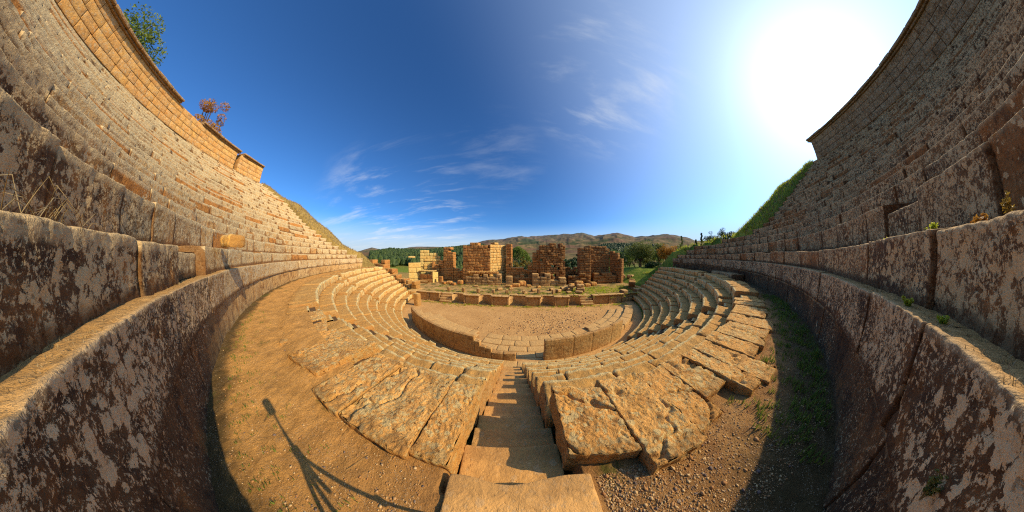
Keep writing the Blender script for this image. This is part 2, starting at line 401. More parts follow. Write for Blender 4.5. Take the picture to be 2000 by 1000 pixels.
# ------------------------------------------------------------------ podium wall beside the walkway
pod = thing('podium_wall', (CX, CY-22.35, -1.6), 'dark curved retaining wall of tall lichen-spotted blocks along the back of the walkway', 'wall')
def pod_r(am): return 22.35
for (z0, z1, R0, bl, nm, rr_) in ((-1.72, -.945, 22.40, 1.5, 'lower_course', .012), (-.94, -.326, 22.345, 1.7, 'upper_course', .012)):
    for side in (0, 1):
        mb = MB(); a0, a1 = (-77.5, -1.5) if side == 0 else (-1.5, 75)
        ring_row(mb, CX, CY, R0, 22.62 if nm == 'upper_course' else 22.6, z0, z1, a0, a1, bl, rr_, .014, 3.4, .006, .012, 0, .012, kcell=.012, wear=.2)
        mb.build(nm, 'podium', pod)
    # dark backing behind the joints
mb = MB(); ph = np.radians(np.linspace(-77.2, 74.7, 120))
A = np.stack([CX+22.5*np.sin(ph), CY-22.5*np.cos(ph), np.full(120, -1.75)], 1); B = A.copy(); B[:, 2] = -.4
mb.add(np.stack([A, B], 1).reshape(-1, 3), gridquads(119, 1), .5); mb.build('earth_fill', 'core', pod)
# low bench block at the wall's foot, far right
mb = MB(); ring_row(mb, CX, CY, 21.45, 22.36, -1.66, -1.22, 39, 50, 1.9, .05, .03, 2, .02, .02)
mb.build_thing('stone_bench', 'upperR', 'low dark bench of stone blocks at the foot of the shaded right wall', 'bench')

# ------------------------------------------------------------------ parapet wall on top
def parapet(a0, a1, label, cornices, zb=9.05, top=11.05, mat='ashlar'):
    am = radians((a0+a1)/2)
    t = thing('parapet_wall', (CX+36*sin(am), CY-36*cos(am), zb), label, 'wall')
    mb = MB(); h = (top-zb)/4
    for c in range(4):
        ring_row(mb, CX, CY, 36.0, 36.8, zb+c*h, zb+(c+1)*h-.008, a0, a1, .95, .02, .012, 2, .006, .014, 0, .006, sides='fbtlr', kcell=.011)
    mb.build('masonry', mat, t)
    mb = MB(); ph = np.radians(np.linspace(a0+.1, a1-.1, 50))
    for r in (36.12, 36.7):
        A = np.stack([CX+r*np.sin(ph), CY-r*np.cos(ph), np.full(50, zb)], 1); B = A.copy(); B[:, 2] = top-.05
        mb.add(np.stack([A, B], 1).reshape(-1, 3), gridquads(49, 1), .5)
    mb.build('core_fill', 'core', t)
    for (c0, c1) in cornices:
        mb = MB()
        ring_row(mb, CX, CY, 35.86, 36.9, top, top+.12, c0, c1, 1.5, .03, .02, 2, .01, .015, sides='fbtlru', kcell=.011)
        ring_row(mb, CX, CY, 35.68, 36.9, top+.118, top+.3, c0, c1, 1.5, .05, .035, 2, .012, .02, sides='fbtlru', kcell=.011)
        mb.build('cornice', 'cornice', t)
    return t
parapet(-63.2, -57.2, 'sunlit orange ashlar parapet at the outer end of the left rows, right of the narrow doorway', [(-63.2, -57.6)])
parapet(-56.4, -27.5, 'long orange ashlar parapet on the top left rows with a broken cornice and a bare stretch', [(-56.9, -48.0), (-43.6, -27.5)])
parapet(-12, 50.9, 'shaded parapet wall along the top of the right rows, its sharp end against the sun', [(-12, 51.4)], mat='cornice')

# ------------------------------------------------------------------ lower seating
def rl(k): return 19.35-.62*k
def zl(k): return -1.55-.43*k
SX0, SX1 = -.43, .44      # stair width
def phx(x, R, y=None): return math.degrees(math.asin((x-DX)/R))
def endl(R, left):
    return -math.degrees(math.acos((DY-17.7)/R)) if left else math.degrees(math.acos((DY-16.3)/R))
JL, JR = 21.0, 21.5       # narrow radial stairs that split the wedges
JL2, JR2 = 50, 48
seatL = thing('lower_seating', (-8, 8, -5.5), 'sunlit golden rows of worn stone seats to the left of the central stairs', 'seating')
seatR = thing('lower_seating', (9, 8, -5.5), 'rows of cracked stone seats to the right of the central stairs, half in shadow', 'seating')
for k in range(9):
    R0, R1 = rl(k), (20.33 if k == 0 else rl(k-1)+.1)
    z1 = zl(k); z0 = zl(k+1)-.06
    amp, r, jit = (.05, .05, .02) if k < 4 else (.035, .04, .018)
    for left in (True, False):
        xs = phx(SX0 if left else SX1, (R0+R1)/2 if k else R0+.45)
        e = endl(R0, left)
        wedges = ([(-JL, xs, 0.), (-JL2, -JL-1.9, .1), (e, -JL2-1.9, .12)] if left else [(xs, JR, 0.), (JR+1.9, JR2, .16), (JR2+1.9, e, .12)])
        tgt = seatL if left else seatR
        for wi, (a0, a1, dz) in enumerate(wedges):
            if k == 0 and wi == 0:
                # big separate slabs on the lip of the walkway
                a = radians(a0); end = radians(a1)
                while a < end-.004:
                    L = (rng.uniform(.36, .62) if a < radians(9) else rng.uniform(.55, .95)) if not left else rng.uniform(.55, 1.1)
                    if (end-a)*R0 < L*1.4: L = (end-a)*R0
                    g = rng.choice([.004, .006, .01, .02]); am = a+L/2/R0; x = DX+20*sin(am); y = DY-20*cos(am)
                    sm = MB(); hh = .33+rng.gauss(0, .015)
                    jitR = rng.gauss(0, .03)
                    if am < radians(-13): hh -= .07
                    rock_box(sm, (L-g, 1.0+rng.gauss(0, .11), hh), ring_map(DX, DY, R0+jitR, a+g/2/R0, -1.86, (rng.gauss(0, .03), rng.gauss(0, .015)), rng.gauss(0, .10)),
                             cellsize(x, y, 1.5, .0065, .010), r=.016, amp=.026, freq=5.0, amp2=.0, crack=.04, sides='fbtlr')
                    sm.build('slab', 'slab', seatL if left else seatR)
                    a += L/R0
                    if left and rng.random() < .15: a += .01
                continue
            mb = MB(); ring_row(mb, DX, DY, R0, R1, z0+dz, z1+dz, a0, a1, .95, r*.6, amp, 3.0, jit, .014, 0., .016, sides='ftlrb', ztilt=.016, wear=1., crack=.03 if k < 5 and wi == (1 if left else 0)-left else 0.)
            mb.build('seat_row', 'lower', tgt)
        # half-height treads of the narrow radial stairs
        for j in ((-JL-1.9, -JL), (-JL2-1.9, -JL2)) if left else ((JR, JR+1.9), (JR2, JR2+1.9)):
            mb = MB()
            ring_row(mb, DX, DY, R0, R1, z0-.1, z1-.14, j[0], j[1], 1.5, .03, .02, 2.5, .01, .01, sides='ft')
            ring_row(mb, DX, DY, R0+.3, R1, z0-.1, z1+.02, j[0], j[1], 1.5, .03, .02, 2.5, .01, .01, sides='ft')
            mb.build('tread', 'lower', tgt)
# fill below the seats
for left in (True, False):
    mb = MB()
    for k in range(9):
        a0, a1 = (endl(rl(k), True)+.4, phx(SX0-.12, rl(k))) if left else (phx(SX1+.12, rl(k)), endl(rl(k), False)-.4)
        ph = np.radians(np.linspace(a0, a1, 50))
        for (r0, za, r1, zb) in ((rl(k)+.14, zl(k+1)-.16, rl(k)+.14, zl(k)-.08), (rl(k)+.14, zl(k)-.08, rl(k-1)+.14 if k else 20.05, zl(k)-.08)):
            A = np.stack([DX+r0*np.sin(ph), DY-r0*np.cos(ph), np.full(50, za)], 1); B = np.stack([DX+r1*np.sin(ph), DY-r1*np.cos(ph), np.full(50, zb)], 1)
            mb.add(np.stack([A, B], 1).reshape(-1, 3), gridquads(49, 1), .5)
    # side wall under the rows at the open end
    e = [endl(rl(k), left) for k in range(9)]
    for k in range(9):
        ph = radians(e[k]+(.5 if left else -.5)); r0, r1 = rl(k), (rl(k-1) if k else 20.3)
        P = [(DX+r*sin(ph), DY-r*cos(ph)) for r in (r0, r1)]
        mb.add([(P[0][0], P[0][1], -6), (P[1][0], P[1][1], -6), (P[1][0], P[1][1], zl(k)-.2), (P[0][0], P[0][1], zl(k)-.2)], [[0, 1, 2, 3]], .5)
    mb.build('earth_fill', 'core', seatL if left else seatR)

# end walls of the two seating banks
for left in (True, False):
    mb = MB()
    for k in range(9):
        R = rl(k); ph = radians(endl(R, left)); x = DX+R*sin(ph); y = DY-R*cos(ph)
        n = max(1, int((zl(k)+5.6)/.45))
        for c in range(n):
            h = (zl(k)+5.55)/n
            box(mb, x-(.66 if left else 0)-0, y-.02, -5.6+c*h, .64, .4, h-.015, r=.04, amp=.04, sides='fbtlr', cell=.16)
    mb.build('end_wall', 'lower', seatL if left else seatR)

# central staircase
st = thing('staircase', (0, 3.4, -5.5), 'narrow central stone staircase running down through the lower seats to the orchestra', 'stairs')
mb = MB()
rock_box(mb, (1.02, 1.14, .22), lambda p: np.stack([-.45+p[:, 0]+p[:, 1]*.06*0, -.62+p[:, 1]+.022*np.sin(p[:, 0]*9+.8)*sst(1.0, 1.14, p[:, 1]), -1.80+p[:, 2]], 1), .03, r=.014, amp=.010, freq=3.5, sides='fbtlr', amp2=.003)
o = mb.build('top_slab', 'step', st)
ys = .50; 
for i in range(17):
    z1 = -1.82-.215*i; y1 = .92+.345*i; y0 = y1-.345; dep = .345+.08; y0 -= .08
    if i == 0: y0, dep = .40, .52
    mb = MB(); w = .90
    rock_box(mb, (w+rng.uniform(-.02, .02), dep, .24), line_map((-.45+rng.uniform(-.012, .012), y0), rng.gauss(0, .012), z1-.24), cellsize(0, y0, z1, .012), r=.012, amp=.008, freq=3, sides='bftlr', amp2=.004)
    mb.build('step', 'step', st)

# ------------------------------------------------------------------ barrier wall round the orchestra (two stretches)
def barrier(a0, a1, topf, label):
    am = radians((a0+a1)/2)
    t = thing('orchestra_barrier', (DX+13.45*sin(am), DY-13.45*cos(am), -5.5), label, 'wall')
    a = a0
    while a < a1-.1:
        L = rng.uniform(5, 8)
        if a1-a < L*1.4: L = a1-a
        mb = MB(); nseg = 1
        # slabs cut by the ruined top profile
        s = a
        while s < a+L-.01:
            e = s+L/ max(1, int(L/1.3)) if abs(topf(s)-topf(s+L*.99)) > .15 else a+L
            e = min(e, a+L); zt_ = topf((s+e)/2)
            rock_box(mb, ((radians(e-s))*13.45-(.008 if e >= a+L-.01 else 0), .24, zt_+5.56), ring_map(DX, DY, 13.42, radians(s), -5.56), cellsize(DX+13*sin(radians(s)), DY-13*cos(radians(s)), 5), r=.025, amp=.02, freq=2, sides='fbtlr')
            s = e
        mb.build('slab', 'barrier', t)
        a += L
def topL(a):
    return np.interp(a, [-47, -45.2, -45.1, -44, -43.9, -14.3, -14.0, -12.4, -12.2, -10.5, -10.3, -8.9, -8.7, -4], [-4.2, -4.2, -3.8, -3.8, -4.3, -4.3, -4.52, -4.68, -4.82, -4.9, -5.02, -5.1, -5.12, -5.05])
barrier(-46, -4.6, topL, 'curved brown stone barrier left of the stairs with its top broken away in steps')
barrier(1.6, 26.5, lambda a: np.interp(a, [1, 22, 26.5], [-4.3, -4.28, -4.22]), 'curved tan stone barrier right of the stairs, ending in a raised rounded tip')
# low broad steps inside the barrier
for (a0, a1, lab) in ((-52, -15, 'low curved paving steps inside the left barrier, sunlit'), (18, 55, 'low curved paving steps inside the right barrier, in shadow')):
    am = radians((a0+a1)/2)
    t = thing('orchestra_steps', (DX+12*sin(am), DY-12*cos(am), -5.5), lab, 'steps')
    for i, (r0, r1, z1) in enumerate(((12.6, 13.40, -5.06), (11.85, 12.62, -5.2), (11.15, 11.88, -5.34))):
        mb = MB(); ring_row(mb, DX, DY, r0, r1, -5.6, z1, a0+i*3 if a0 < 0 else a0+i*2, a1-i*2, 1.3, .03, .02, 2.2, .012, .015, sides='fbtlr')
        mb.build('step', 'stage', t)
mb = MB()
for (r0, r1) in ((11.0, 11.6), (11.62, 12.25), (12.27, 12.85), (12.87, 13.4)):
    ring_row(mb, DX, DY, r0, r1-.02, -5.62, -5.47, -15.5, 17.5, .9, .03, .015, 2, .008, .015, .06, sides='fbtlr')
ring_row(mb, DX, DY, 13.7, 14.5, -5.62, -5.47, -12, 8, .9, .03, .015, 2, .008, .015, .0, sides='fbtlr')
mb.build_thing('paving', 'stage', 'worn curved rows of paving slabs on the near edge of the orchestra floor', 'paving')

# ------------------------------------------------------------------ stage
SL = -.079; NN = sqrt(1+SL*SL); SA = math.atan(SL)
def S(X, V):      # point on the line Y = V + SL*X
    return (X, V+SL*X)
def sbox(mb, X0, X1, V, W, z0, z1, **k):
    p = S(X0, V); k.setdefault('cell', .25); k.setdefault('r', .03); k.setdefault('amp', .02); k.setdefault('sides', 'fbtlr')
    rock_box(mb, ((X1-X0)*NN, W, z1-z0), line_map(p, SA, z0), **k)
def courses(mb, p0, p1, thick, z0, topf, ch=.42, bw=.7, jit=.04, amp=.06, r=.055, cell=.22, missing=.0):
    """a wall of separate roughly squared blocks from p0 to p1; front face is on the right of p0->p1 turned to the viewer"""
    missing *= .5
    dx, dy = p1[0]-p0[0], p1[1]-p0[1]; L = sqrt(dx*dx+dy*dy); ang = atan2(dy, dx)
    z = z0; c = 0
    while z < z0+20:
        h = ch*rng.uniform(.85, 1.15); s = -0.0; alive = False
        while s < L-.02:
            w = bw*rng.uniform(.6, 1.5)
            if L-s < w*1.4: w = L-s
            tp = topf((s+w/2)/L)
            if z+h*.6 < tp:
                alive = True
                if rng.random() >= missing:
                    d = rng.gauss(0, jit)
                    pp = (p0[0]+cos(ang)*s-sin(ang)*d, p0[1]+sin(ang)*s+cos(ang)*d)
                    rock_box(mb, (w-.015, thick-d, h-.012), line_map(pp, ang, z), cell, r=r, amp=amp, freq=2.5, sides='fbtlr')
            s += w
        z += h; c += 1
        if not alive: break
    return

# stage front
sf = thing('low_stage', (S(.5, 16.4)[0], S(.5, 16.4)[1], -5.5), 'low pale stone stage front of alternating niches and pillared panels facing the orchestra', 'stage')
ZB, ZT = -5.58, -4.42
def panel(X0, X1, V, pil=True):
    mb = MB(); sbox(mb, X0, X1, V+.06, .4, ZB, ZT-.1, amp=.012, cell=.3); mb.build('panel', 'stage', sf)
    if pil:
        for x in (X0, X1-.2):
            mb = MB()
            sbox(mb, x-.03, x+.23, V-.08, .3, ZB, ZB+.16, amp=.01); sbox(mb, x+.02, x+.18, V-.03, .2, ZB+.155, ZT-.2, amp=.008)
            sbox(mb, x-.02, x+.22, V-.07, .28, ZT-.205, ZT-.1, amp=.01)
            mb.build('pilaster', 'stage', sf)
    mb = MB(); x = X0-.06
    while x < X1+.05:
        w = min(rng.uniform(.8, 1.3), X1+.06-x); sbox(mb, x, x+w-.02, V-.09, .62, ZT-.1, ZT+.02+rng.gauss(0, .012), amp=.015); x += w
    mb.build('coping', 'stage', sf)
def niche(X0, X1):
    mb = MB(); n = 12; xm = (X0+X1)/2; hw = (X1-X0)/2; pts = []
    for i in range(n+1):
        t = pi*i/n; pts.append(S(xm-hw*cos(t)*.995, 16.42+.62*sin(t)))
    for zz in ((ZB, ZT-.1),):
        v = []
        for p in pts: v += [(p[0], p[1], zz[0]), (p[0], p[1], zz[1])]
        mb.add(v, gridquads(n, 1)[:, ::-1], rng.random())
    mb.build('niche', 'stage', sf)
    mb = MB(); x = X0
    while x < X1-.01:
        w = min(rng.uniform(.7, 1.2), X1-x); 
        t0 = (x+w/2-xm)/hw; v0 = 16.42+.62*sqrt(max(0, 1-min(1, abs(t0)*.98)**2))-.04
        sbox(mb, x, x+w-.02, v0, 17.35-v0, ZT-.1, ZT-.0+rng.gauss(0, .01), amp=.015); x += w
    mb.build('coping', 'stage', sf)
for a in ((-5.53, -3.71), (-2.31, -.35), (1.51, 3.1), (4.59, 6.23)): panel(*a, 16.3)
for a in ((-12, -10.4), (-10.4, -8.75), (9.14, 11.3), (11.3, 13.1)): panel(*a, 16.62)
for a in ((-7.0, -5.53), (-3.71, -2.31), (-.35, 1.51), (3.1, 4.59), (6.23, 7.5)): niche(*a)
for (X0, X1, lab) in ((-8.72, -7.03, 'short flight of stone steps up to the stage, left one in the stage front'), (7.54, 9.1, 'short flight of stone steps up to the stage, right one in the stage front')):
    p = S((X0+X1)/2, 16.6); t = thing('stage_steps', (p[0], p[1], -5.5), lab, 'steps')
    for i in range(4):
        mb = MB(); sbox(mb, X0+.03, X1-.03, 16.25+.22*i, 1.3-.22*i, ZB, -5.24+.25*i, amp=.012); mb.build('step', 'stage', t)

# small square posts standing on the stage
for i, (X, h) in enumerate([(-8.08, .58), (-6.1, .56), (-4.18, .55), (-2.3, .45), (-.6, .48), (1.4, .42), (3.16, .62), (4.97, .5)]):
    mb = MB(); p = S(X, 18.0); box(mb, p[0]-.17, p[1]-.15, -4.52, .34, .3, h, ang=rng.gauss(SA, .12), r=.03, amp=.03, sides='fbtlr', cell=.1)
    words = ['first', 'second', 'third', 'fourth', 'fifth', 'sixth', 'seventh', 'eighth'][i]
    mb.build_thing('stone_post', 'stage', 'small squared stone post on the stage, %s from the left in its line' % words, 'post', 'stone posts along the stage front')
def stonelump(X, V, z, w, d, h, label, group=None, mat='stage', ang=None, name='loose_stone', world=False, cell=.08):
    mb = MB(); p = (X, V) if world else S(X, V)
    box(mb, p[0]-w/2, p[1]-d/2, z, w, d, h, ang=rng.uniform(-.5, .5) if ang is None else ang, r=min(w, d, h)*.3, amp=min(w, h)*.12, freq=3, sides='fbtlr', cell=cell)
    return mb.build_thing(name, mat, label, 'stone', group)
G = 'loose stones heaped on the right of the stage'
for i, (X, V, z, w, d, h) in enumerate([(5.9, 18.6, -4.5, .7, .5, .4), (6.7, 19.6, -4.5, .8, .6, .5), (7.5, 19.4, -4.5, .9, .6, .45), (7.6, 19.45, -4.06, .8, .5, .35), (8.6, 19.2, -4.5, 1.1, .7, .5), (8.65, 19.25, -4.01, 1.0, .6, .42),
                                   (8.0, 18.3, -4.5, .9, .5, .3), (6.9, 18.2, -4.5, .6, .4, .25), (5.2, 19.6, -4.5, .5, .4, .3), (7.2, 20.4, -4.5, .8, .6, .5)]):
    stonelump(X, V, z, w, d, h, ['low block nearest the eighth post in the rubble heap on the stage', 'squarish block midway up the left side of the rubble heap', 'wide block under the middle of the rubble heap', 'block resting on top of the middle of the rubble heap', 'largest block at the right base of the rubble heap', 'block resting on top of the largest right-hand block of the heap', 'flat slab at the front of the rubble heap near the coping', 'small flat stone at the front left of the rubble heap', 'smallest stone lying left behind the rubble heap', 'block farthest back behind the middle of the rubble heap'][i], G)
for (X, V, w, h, lab) in ((-3.7, 18.7, .35, .14, 'small flat stone lying beside the third stage post'), (-1.5, 19.6, .7, .25, 'broad low stone lying mid-stage below the left ruin'), (-.1, 19.8, .55, .3, 'pale squared stone lying mid-stage, left of centre'),
                          (2.9, 19.3, .7, .3, 'rounded brown stone lying behind the seventh stage post'), (1.7, 17.9, .5, .13, 'thin flat stone on the coping beside the sixth stage post'), (-5.3, 21.6, .6, .2, 'small pale stone by the foot of the left ruin base')):
    stonelump(X, V, -4.5, w, w*.7, h, lab)

# ------------------------------------------------------------------ ruins behind the stage
def tp(pts):
    xs, zs = zip(*pts)
    return lambda t: float(np.interp(t, xs, zs))+rng.choice([0, 0, -.25, -.45, .15])
def ruin(loc, label, segs, name='ruined_pier'):
    t = thing(name, (*loc, -4.6), label, 'ruin')
    for (pname, mat, p0, p1, th, z0, topf, kw) in segs:
        mb = MB(); courses(mb, p0, p1, th, z0, topf, **kw); mb.build(pname, mat, t)
    return t
ruin(S(-15, 25), 'tall sunlit yellow pier with broken top wall at the left of the ruined stage building', [
    ('pier', 'pale_gold', (-17.9, 23.75), (-16.15, 24.95), 1.0, -4.8, tp([(0, -.55), (.3, -.3), (1, -.25)]), dict(ch=.9, bw=1.9, jit=.015)),
    ('capstone', 'pale_gold', (-18.0, 23.85), (-17.0, 24.4), .8, -.34, tp([(0, .15), (1, .1)]), dict(ch=.35, bw=1.)),
    ('wall', 'pale_gold', (-17.0, 26.0), (-13.5, 27.4), .9, -4.8, tp([(0, .9), (.1, 1.35), (.3, 1.5), (.36, .9), (.8, .75), (1, .4)]), dict(ch=.5, bw=.8, jit=.05)),
    ('stub', 'ruin', (-14.6, 26.2), (-13.3, 26.5), .7, -4.8, tp([(0, -.6), (.5, -1.2), (1, -1.6)]), dict(jit=.08))])
ruin(S(-14.6, 24), 'low squared altar-like block of masonry with dark front beside the yellow pier', [
    ('front', 'ruin', (-16.1, 24.55), (-13.5, 24.35), .5, -4.7, lambda t: -2.72, dict(ch=.9, bw=1.5, jit=.01)),
    ('side', 'pale_gold', (-13.45, 24.3), (-12.95, 25.5), .6, -4.7, lambda t: -2.72, dict(ch=.9, bw=1.2, jit=.01)),
    ('top_slab', 'pale_gold', (-16.2, 24.45), (-13.3, 24.3), 1.2, -2.72, lambda t: -2.45, dict(ch=.2, bw=1.5, jit=.01))], 'masonry_block')
ruin(S(-11.5, 26), 'slim dark pier with crumbling tip left of the widest ruin', [
    ('pier', 'ruin', (-12.6, 26.8), (-10.6, 26.6), 1.2, -4.8, tp([(0, 1.6), (.5, 1.7), (.6, 1.0), (1, .9)]), dict(bw=.9, jit=.04)),
    ('wall', 'ruin', (-14.0, 26.9), (-12.6, 26.8), .9, -4.8, tp([(0, -2.4), (.4, -.8), (1, -.6)]), dict()),
    ('low_wall', 'ruin', (-10.6, 26.7), (-7.9, 26.4), .9, -4.8, tp([(0, -2.2), (1, -2.4)]), dict())])
ruin(S(-11.9, 23.5), 'small upright stone in the shade beside the slim dark pier', [
    ('upright', 'ruin', S(-12.4, 23.5), S(-11.75, 23.5), .4, -4.6, lambda t: -3.1, dict(ch=1.3, bw=1.))], 'standing_stone')
ruin(S(-4.5, 25), 'widest ruined pier of orange masonry, its right face glowing in the sun', [
    ('front_wall', 'ruin', (-8.2, 24.75), (-3.55, 24.4), 1.4, -4.8, tp([(0, 1.9), (.12, 2.1), (.5, 2.15), (.9, 2.0), (1, 1.7)]), dict(ch=.45, bw=.75, jit=.03, missing=.01)),
    ('side_wall', 'ruin_pale', (-3.55, 24.42), (-1.05, 26.7), 1.2, -4.8, tp([(0, 1.9), (.3, 2.2), (.7, 2.1), (1, 2.0)]), dict(ch=.45, bw=.8, jit=.015, missing=.0)),
    ('column', 'ruin', (-1.05, 25.9), (-.1, 25.7), 1.0, -4.8, tp([(0, 2.1), (.5, 2.0), (1, 1.5)]), dict(ch=.42, bw=.9, jit=.06))])
ruin(S(-4.5, 23), 'long low masonry base with pale right edge in front of the widest ruined pier', [
    ('base', 'stage', S(-7.4, 23.0), S(-1.75, 23.0), 1.3, -4.6, tp([(0, -2.95), (1, -2.8)]), dict(ch=.42, bw=.7, jit=.03)),
    ('stone_course', 'ruin', S(-7.2, 23.3), S(-2.2, 23.3), .7, -2.8, lambda t: -2.42, dict(ch=.36, bw=.7, jit=.1))], 'masonry_platform')
ruin(S(-.6, 22.9), 'short squared pillar stump between the widest ruin base and the rubble', [
    ('stump', 'stage', S(-.95, 23.0), S(.05, 23.0), .8, -4.6, lambda t: -2.9, dict(ch=.8, bw=1.1, jit=.02))], 'pillar_stump')
ruin(S(1.6, 25.3), 'low dark rubble wall linking the widest and the middle ruins', [
    ('wall', 'ruin', S(-.2, 25.6), S(3.6, 25.4), .9, -4.8, tp([(0, -1.95), (.5, -2.1), (1, -1.7)]), dict(jit=.1, missing=.04)),
    ('rubble', 'ruin', S(.3, 24.3), S(3.2, 24.2), .8, -4.7, tp([(0, -3.4), (.5, -2.8), (1, -3.0)]), dict(jit=.14, missing=.1))], 'rubble_wall')
ruin(S(6, 24), 'middle ruined pier of rough red brown masonry with a jagged top', [
    ('wall', 'ruin_dark', S(4.4, 24.1), S(8.45, 24.1), 1.8, -4.8, tp([(0, 1.9), (.1, 2.1), (.5, 2.0), (.8, 1.8), (.85, 2.4), (1, 2.3)]), dict(ch=.36, bw=.5, jit=.07, missing=.03)),
    ('left_wall', 'ruin_dark', S(3.3, 24.6), S(4.5, 24.4), 1.2, -4.8, tp([(0, .6), (.4, .9), (1, 1.0)]), dict(jit=.07)),
    ('left_stub', 'ruin_dark', S(2.6, 24.6), S(3.3, 24.6), 1.0, -4.8, tp([(0, -1.9), (1, -.9)]), dict(jit=.09))])
ruin(S(5.6, 22.8), 'low masonry base with uneven top in front of the middle ruined pier', [
    ('left_base', 'stage', S(3.05, 22.9), S(5.85, 22.9), 1.3, -4.6, tp([(0, -2.75), (1, -2.8)]), dict(ch=.45, bw=.9, jit=.05)),
    ('right_base', 'stage', S(5.87, 22.9), S(8.2, 22.9), 1.2, -4.6, tp([(0, -3.15), (1, -3.2)]), dict(ch=.45, bw=.9, jit=.04))], 'masonry_platform')
ruin(S(9.8, 25), 'low dark rubble wall linking the middle and the right ruins', [
    ('wall', 'ruin_dark', S(8.8, 25.5), S(11.6, 25.4), .9, -4.8, tp([(0, -2.0), (1, -2.0)]), dict(jit=.1, missing=.04)),
    ('rubble', 'ruin_dark', S(8.9, 24.0), S(12.3, 23.6), .9, -4.7, tp([(0, -2.6), (.5, -3.0), (1, -2.9)]), dict(jit=.14, missing=.1))], 'rubble_wall')
ruin(S(14.5, 24), 'right ruined pier with a hollow shaded niche and stepped broken shoulder', [
    ('left_wall', 'ruin_dark', S(10.75, 24.0), S(12.6, 23.9), 1.5, -4.8, tp([(0, 1.2), (1, 1.6)]), dict(ch=.4, bw=.7, jit=.03)),
    ('back_wall', 'ruin_dark', S(12.5, 25.6), S(17.0, 25.6), 1.0, -4.8, tp([(0, 1.7), (.5, 1.9), (1, 1.4)]), dict(ch=.4, bw=.7, jit=.03)),
    ('right_wall', 'ruin_dark', S(17.0, 25.6), S(18.05, 23.7), .9, -4.8, tp([(0, 1.1), (.4, .7), (.7, .1), (1, -.4)]), dict(ch=.36, bw=.6, jit=.07)),
    ('base', 'ruin_dark', S(13.2, 24.1), S(17.4, 24.1), .9, -4.7, tp([(0, -2.6), (.5, -2.4), (1, -3.0)]), dict(ch=.42, bw=.8, jit=.06))])
ruin(S(17.4, 20.5), 'low stretch of masonry wall at the right end of the stage', [
    ('wall', 'stage', S(13.3, 16.9), S(16.2, 17.3), .8, -5.55, tp([(0, -4.3), (.4, -4.2), (1, -4.0)]), dict(ch=.5, bw=.9)),
    ('return_wall', 'ruin_dark', S(16.4, 18.5), S(18.6, 21.2), .9, -5.2, tp([(0, -3.7), (1, -3.3)]), dict(ch=.45, bw=.9))], 'low_wall')
G2 = 'fallen masonry along the foot of the ruins'
for i, (X, V, w_, h_) in enumerate([(-11.0, 22.6, .7, .45), (-10.2, 22.9, 1.0, .5), (-9.2, 22.3, .8, .4), (-8.3, 23.0, .9, .7), (-.6, 21.9, 1.0, .35), (.6, 22.3, 1.1, .5), (1.6, 22.9, 1.2, .8), (2.5, 22.1, .7, .35), (9.0, 22.3, .9, .5), (10.1, 22.6, 1.3, .8), (11.2, 22.2, 1.0, .45), (12.4, 22.6, 1.1, .6), (3.9, 21.6, .6, .3), (7.6, 21.4, .7, .25)]):
    stonelump(X, V, -4.55, w_, w_*.7, h_, ['block lying leftmost at the foot of the slim dark pier', 'larger block lying right of the leftmost one by the slim pier', 'low block in front of the gap left of the widest ruin', 'tall rough block at the left corner of the widest ruin base', 'flat block in front of the short pillar stump', 'block lying just right of the short pillar stump', 'biggest block before the rubble wall left of the middle ruin', 'small low block beside the left end of the middle base', 'block at the left of the gap between middle and right ruins', 'biggest block in the gap between middle and right ruins', 'low block at the left foot of the right ruin', 'block in front of the hollow of the right ruin', 'little stone in front of the middle ruin base', 'smallest stone right of the middle ruin base'][i], G2, 'ruin', name='fallen_block')
# left side wall, stepping down towards the stage, with a leaning metal pipe
ruin((-21, 22), 'dark ruined side wall of squared blocks stepping down left of the yellow pier', [
    ('upper_wall', 'ruin', (-27.0, 22.4), (-21.6, 22.0), 1.2, -5.2, tp([(0, -.75), (.3, -.7), (.75, -.9), (.8, -.7), (1, -.75)]), dict(ch=.55, bw=1.0, jit=.09)),
    ('middle_wall', 'ruin', (-22.6, 21.4), (-19.0, 21.1), 1.1, -5.2, tp([(0, -1.5), (.4, -1.3), (.45, -2.1), (1, -2.3)]), dict(ch=.6, bw=1.0, jit=.1)),
    ('lower_wall', 'ruin', (-20.6, 20.4), (-15.9, 20.2), 1.1, -5.2, tp([(0, -2.5), (.5, -2.7), (.6, -3.3), (1, -3.5)]), dict(ch=.6, bw=1.0, jit=.1)),
    ], 'side_wall')
ruin((-13.2, 18), 'crumbling corner of sunlit blocks with a squat pillar left of the stage', [
    ('corner', 'ruin_pale', (-15.0, 18.9), (-12.3, 18.5), 1.0, -5.5, tp([(0, -3.2), (.5, -3.6), (1, -4.0)]), dict(ch=.5, bw=.8, jit=.08)),
    ('front', 'ruin_pale', (-13.4, 17.3), (-12.1, 17.25), .9, -5.55, lambda t: -4.35, dict(ch=1.1, bw=.7)),
    ('pillar', 'ruin_pale', (-10.9, 15.1), (-10.25, 15.0), .5, -5.55, lambda t: -4.2, dict(ch=1.3, bw=.8))], 'ruined_corner')
def tube(mb, pts, r, n=8, a=0.):
    pts = [Vector(p) for p in pts]; v = []
    rs = r if isinstance(r, (list, tuple)) else [r]*len(pts)
    for i, p in enumerate(pts):
        d = (pts[min(i+1, len(pts)-1)]-pts[max(i-1, 0)]).normalized()
        u = d.orthogonal().normalized(); w = d.cross(u)
        for j in range(n): v.append(p+(u*cos(2*pi*j/n)+w*sin(2*pi*j/n))*rs[i])
    f = [[i*n+j, i*n+(j+1) % n, (i+1)*n+(j+1) % n, (i+1)*n+j] for i in range(len(pts)-1) for j in range(n)]
    mb.add([tuple(x) for x in v], f, a)
mb = MB(); tube(mb, [(-25.6, 21.3, -.75), (-23.4, 21.1, -1.95), (-21.2, 20.9, -3.2)], .09)
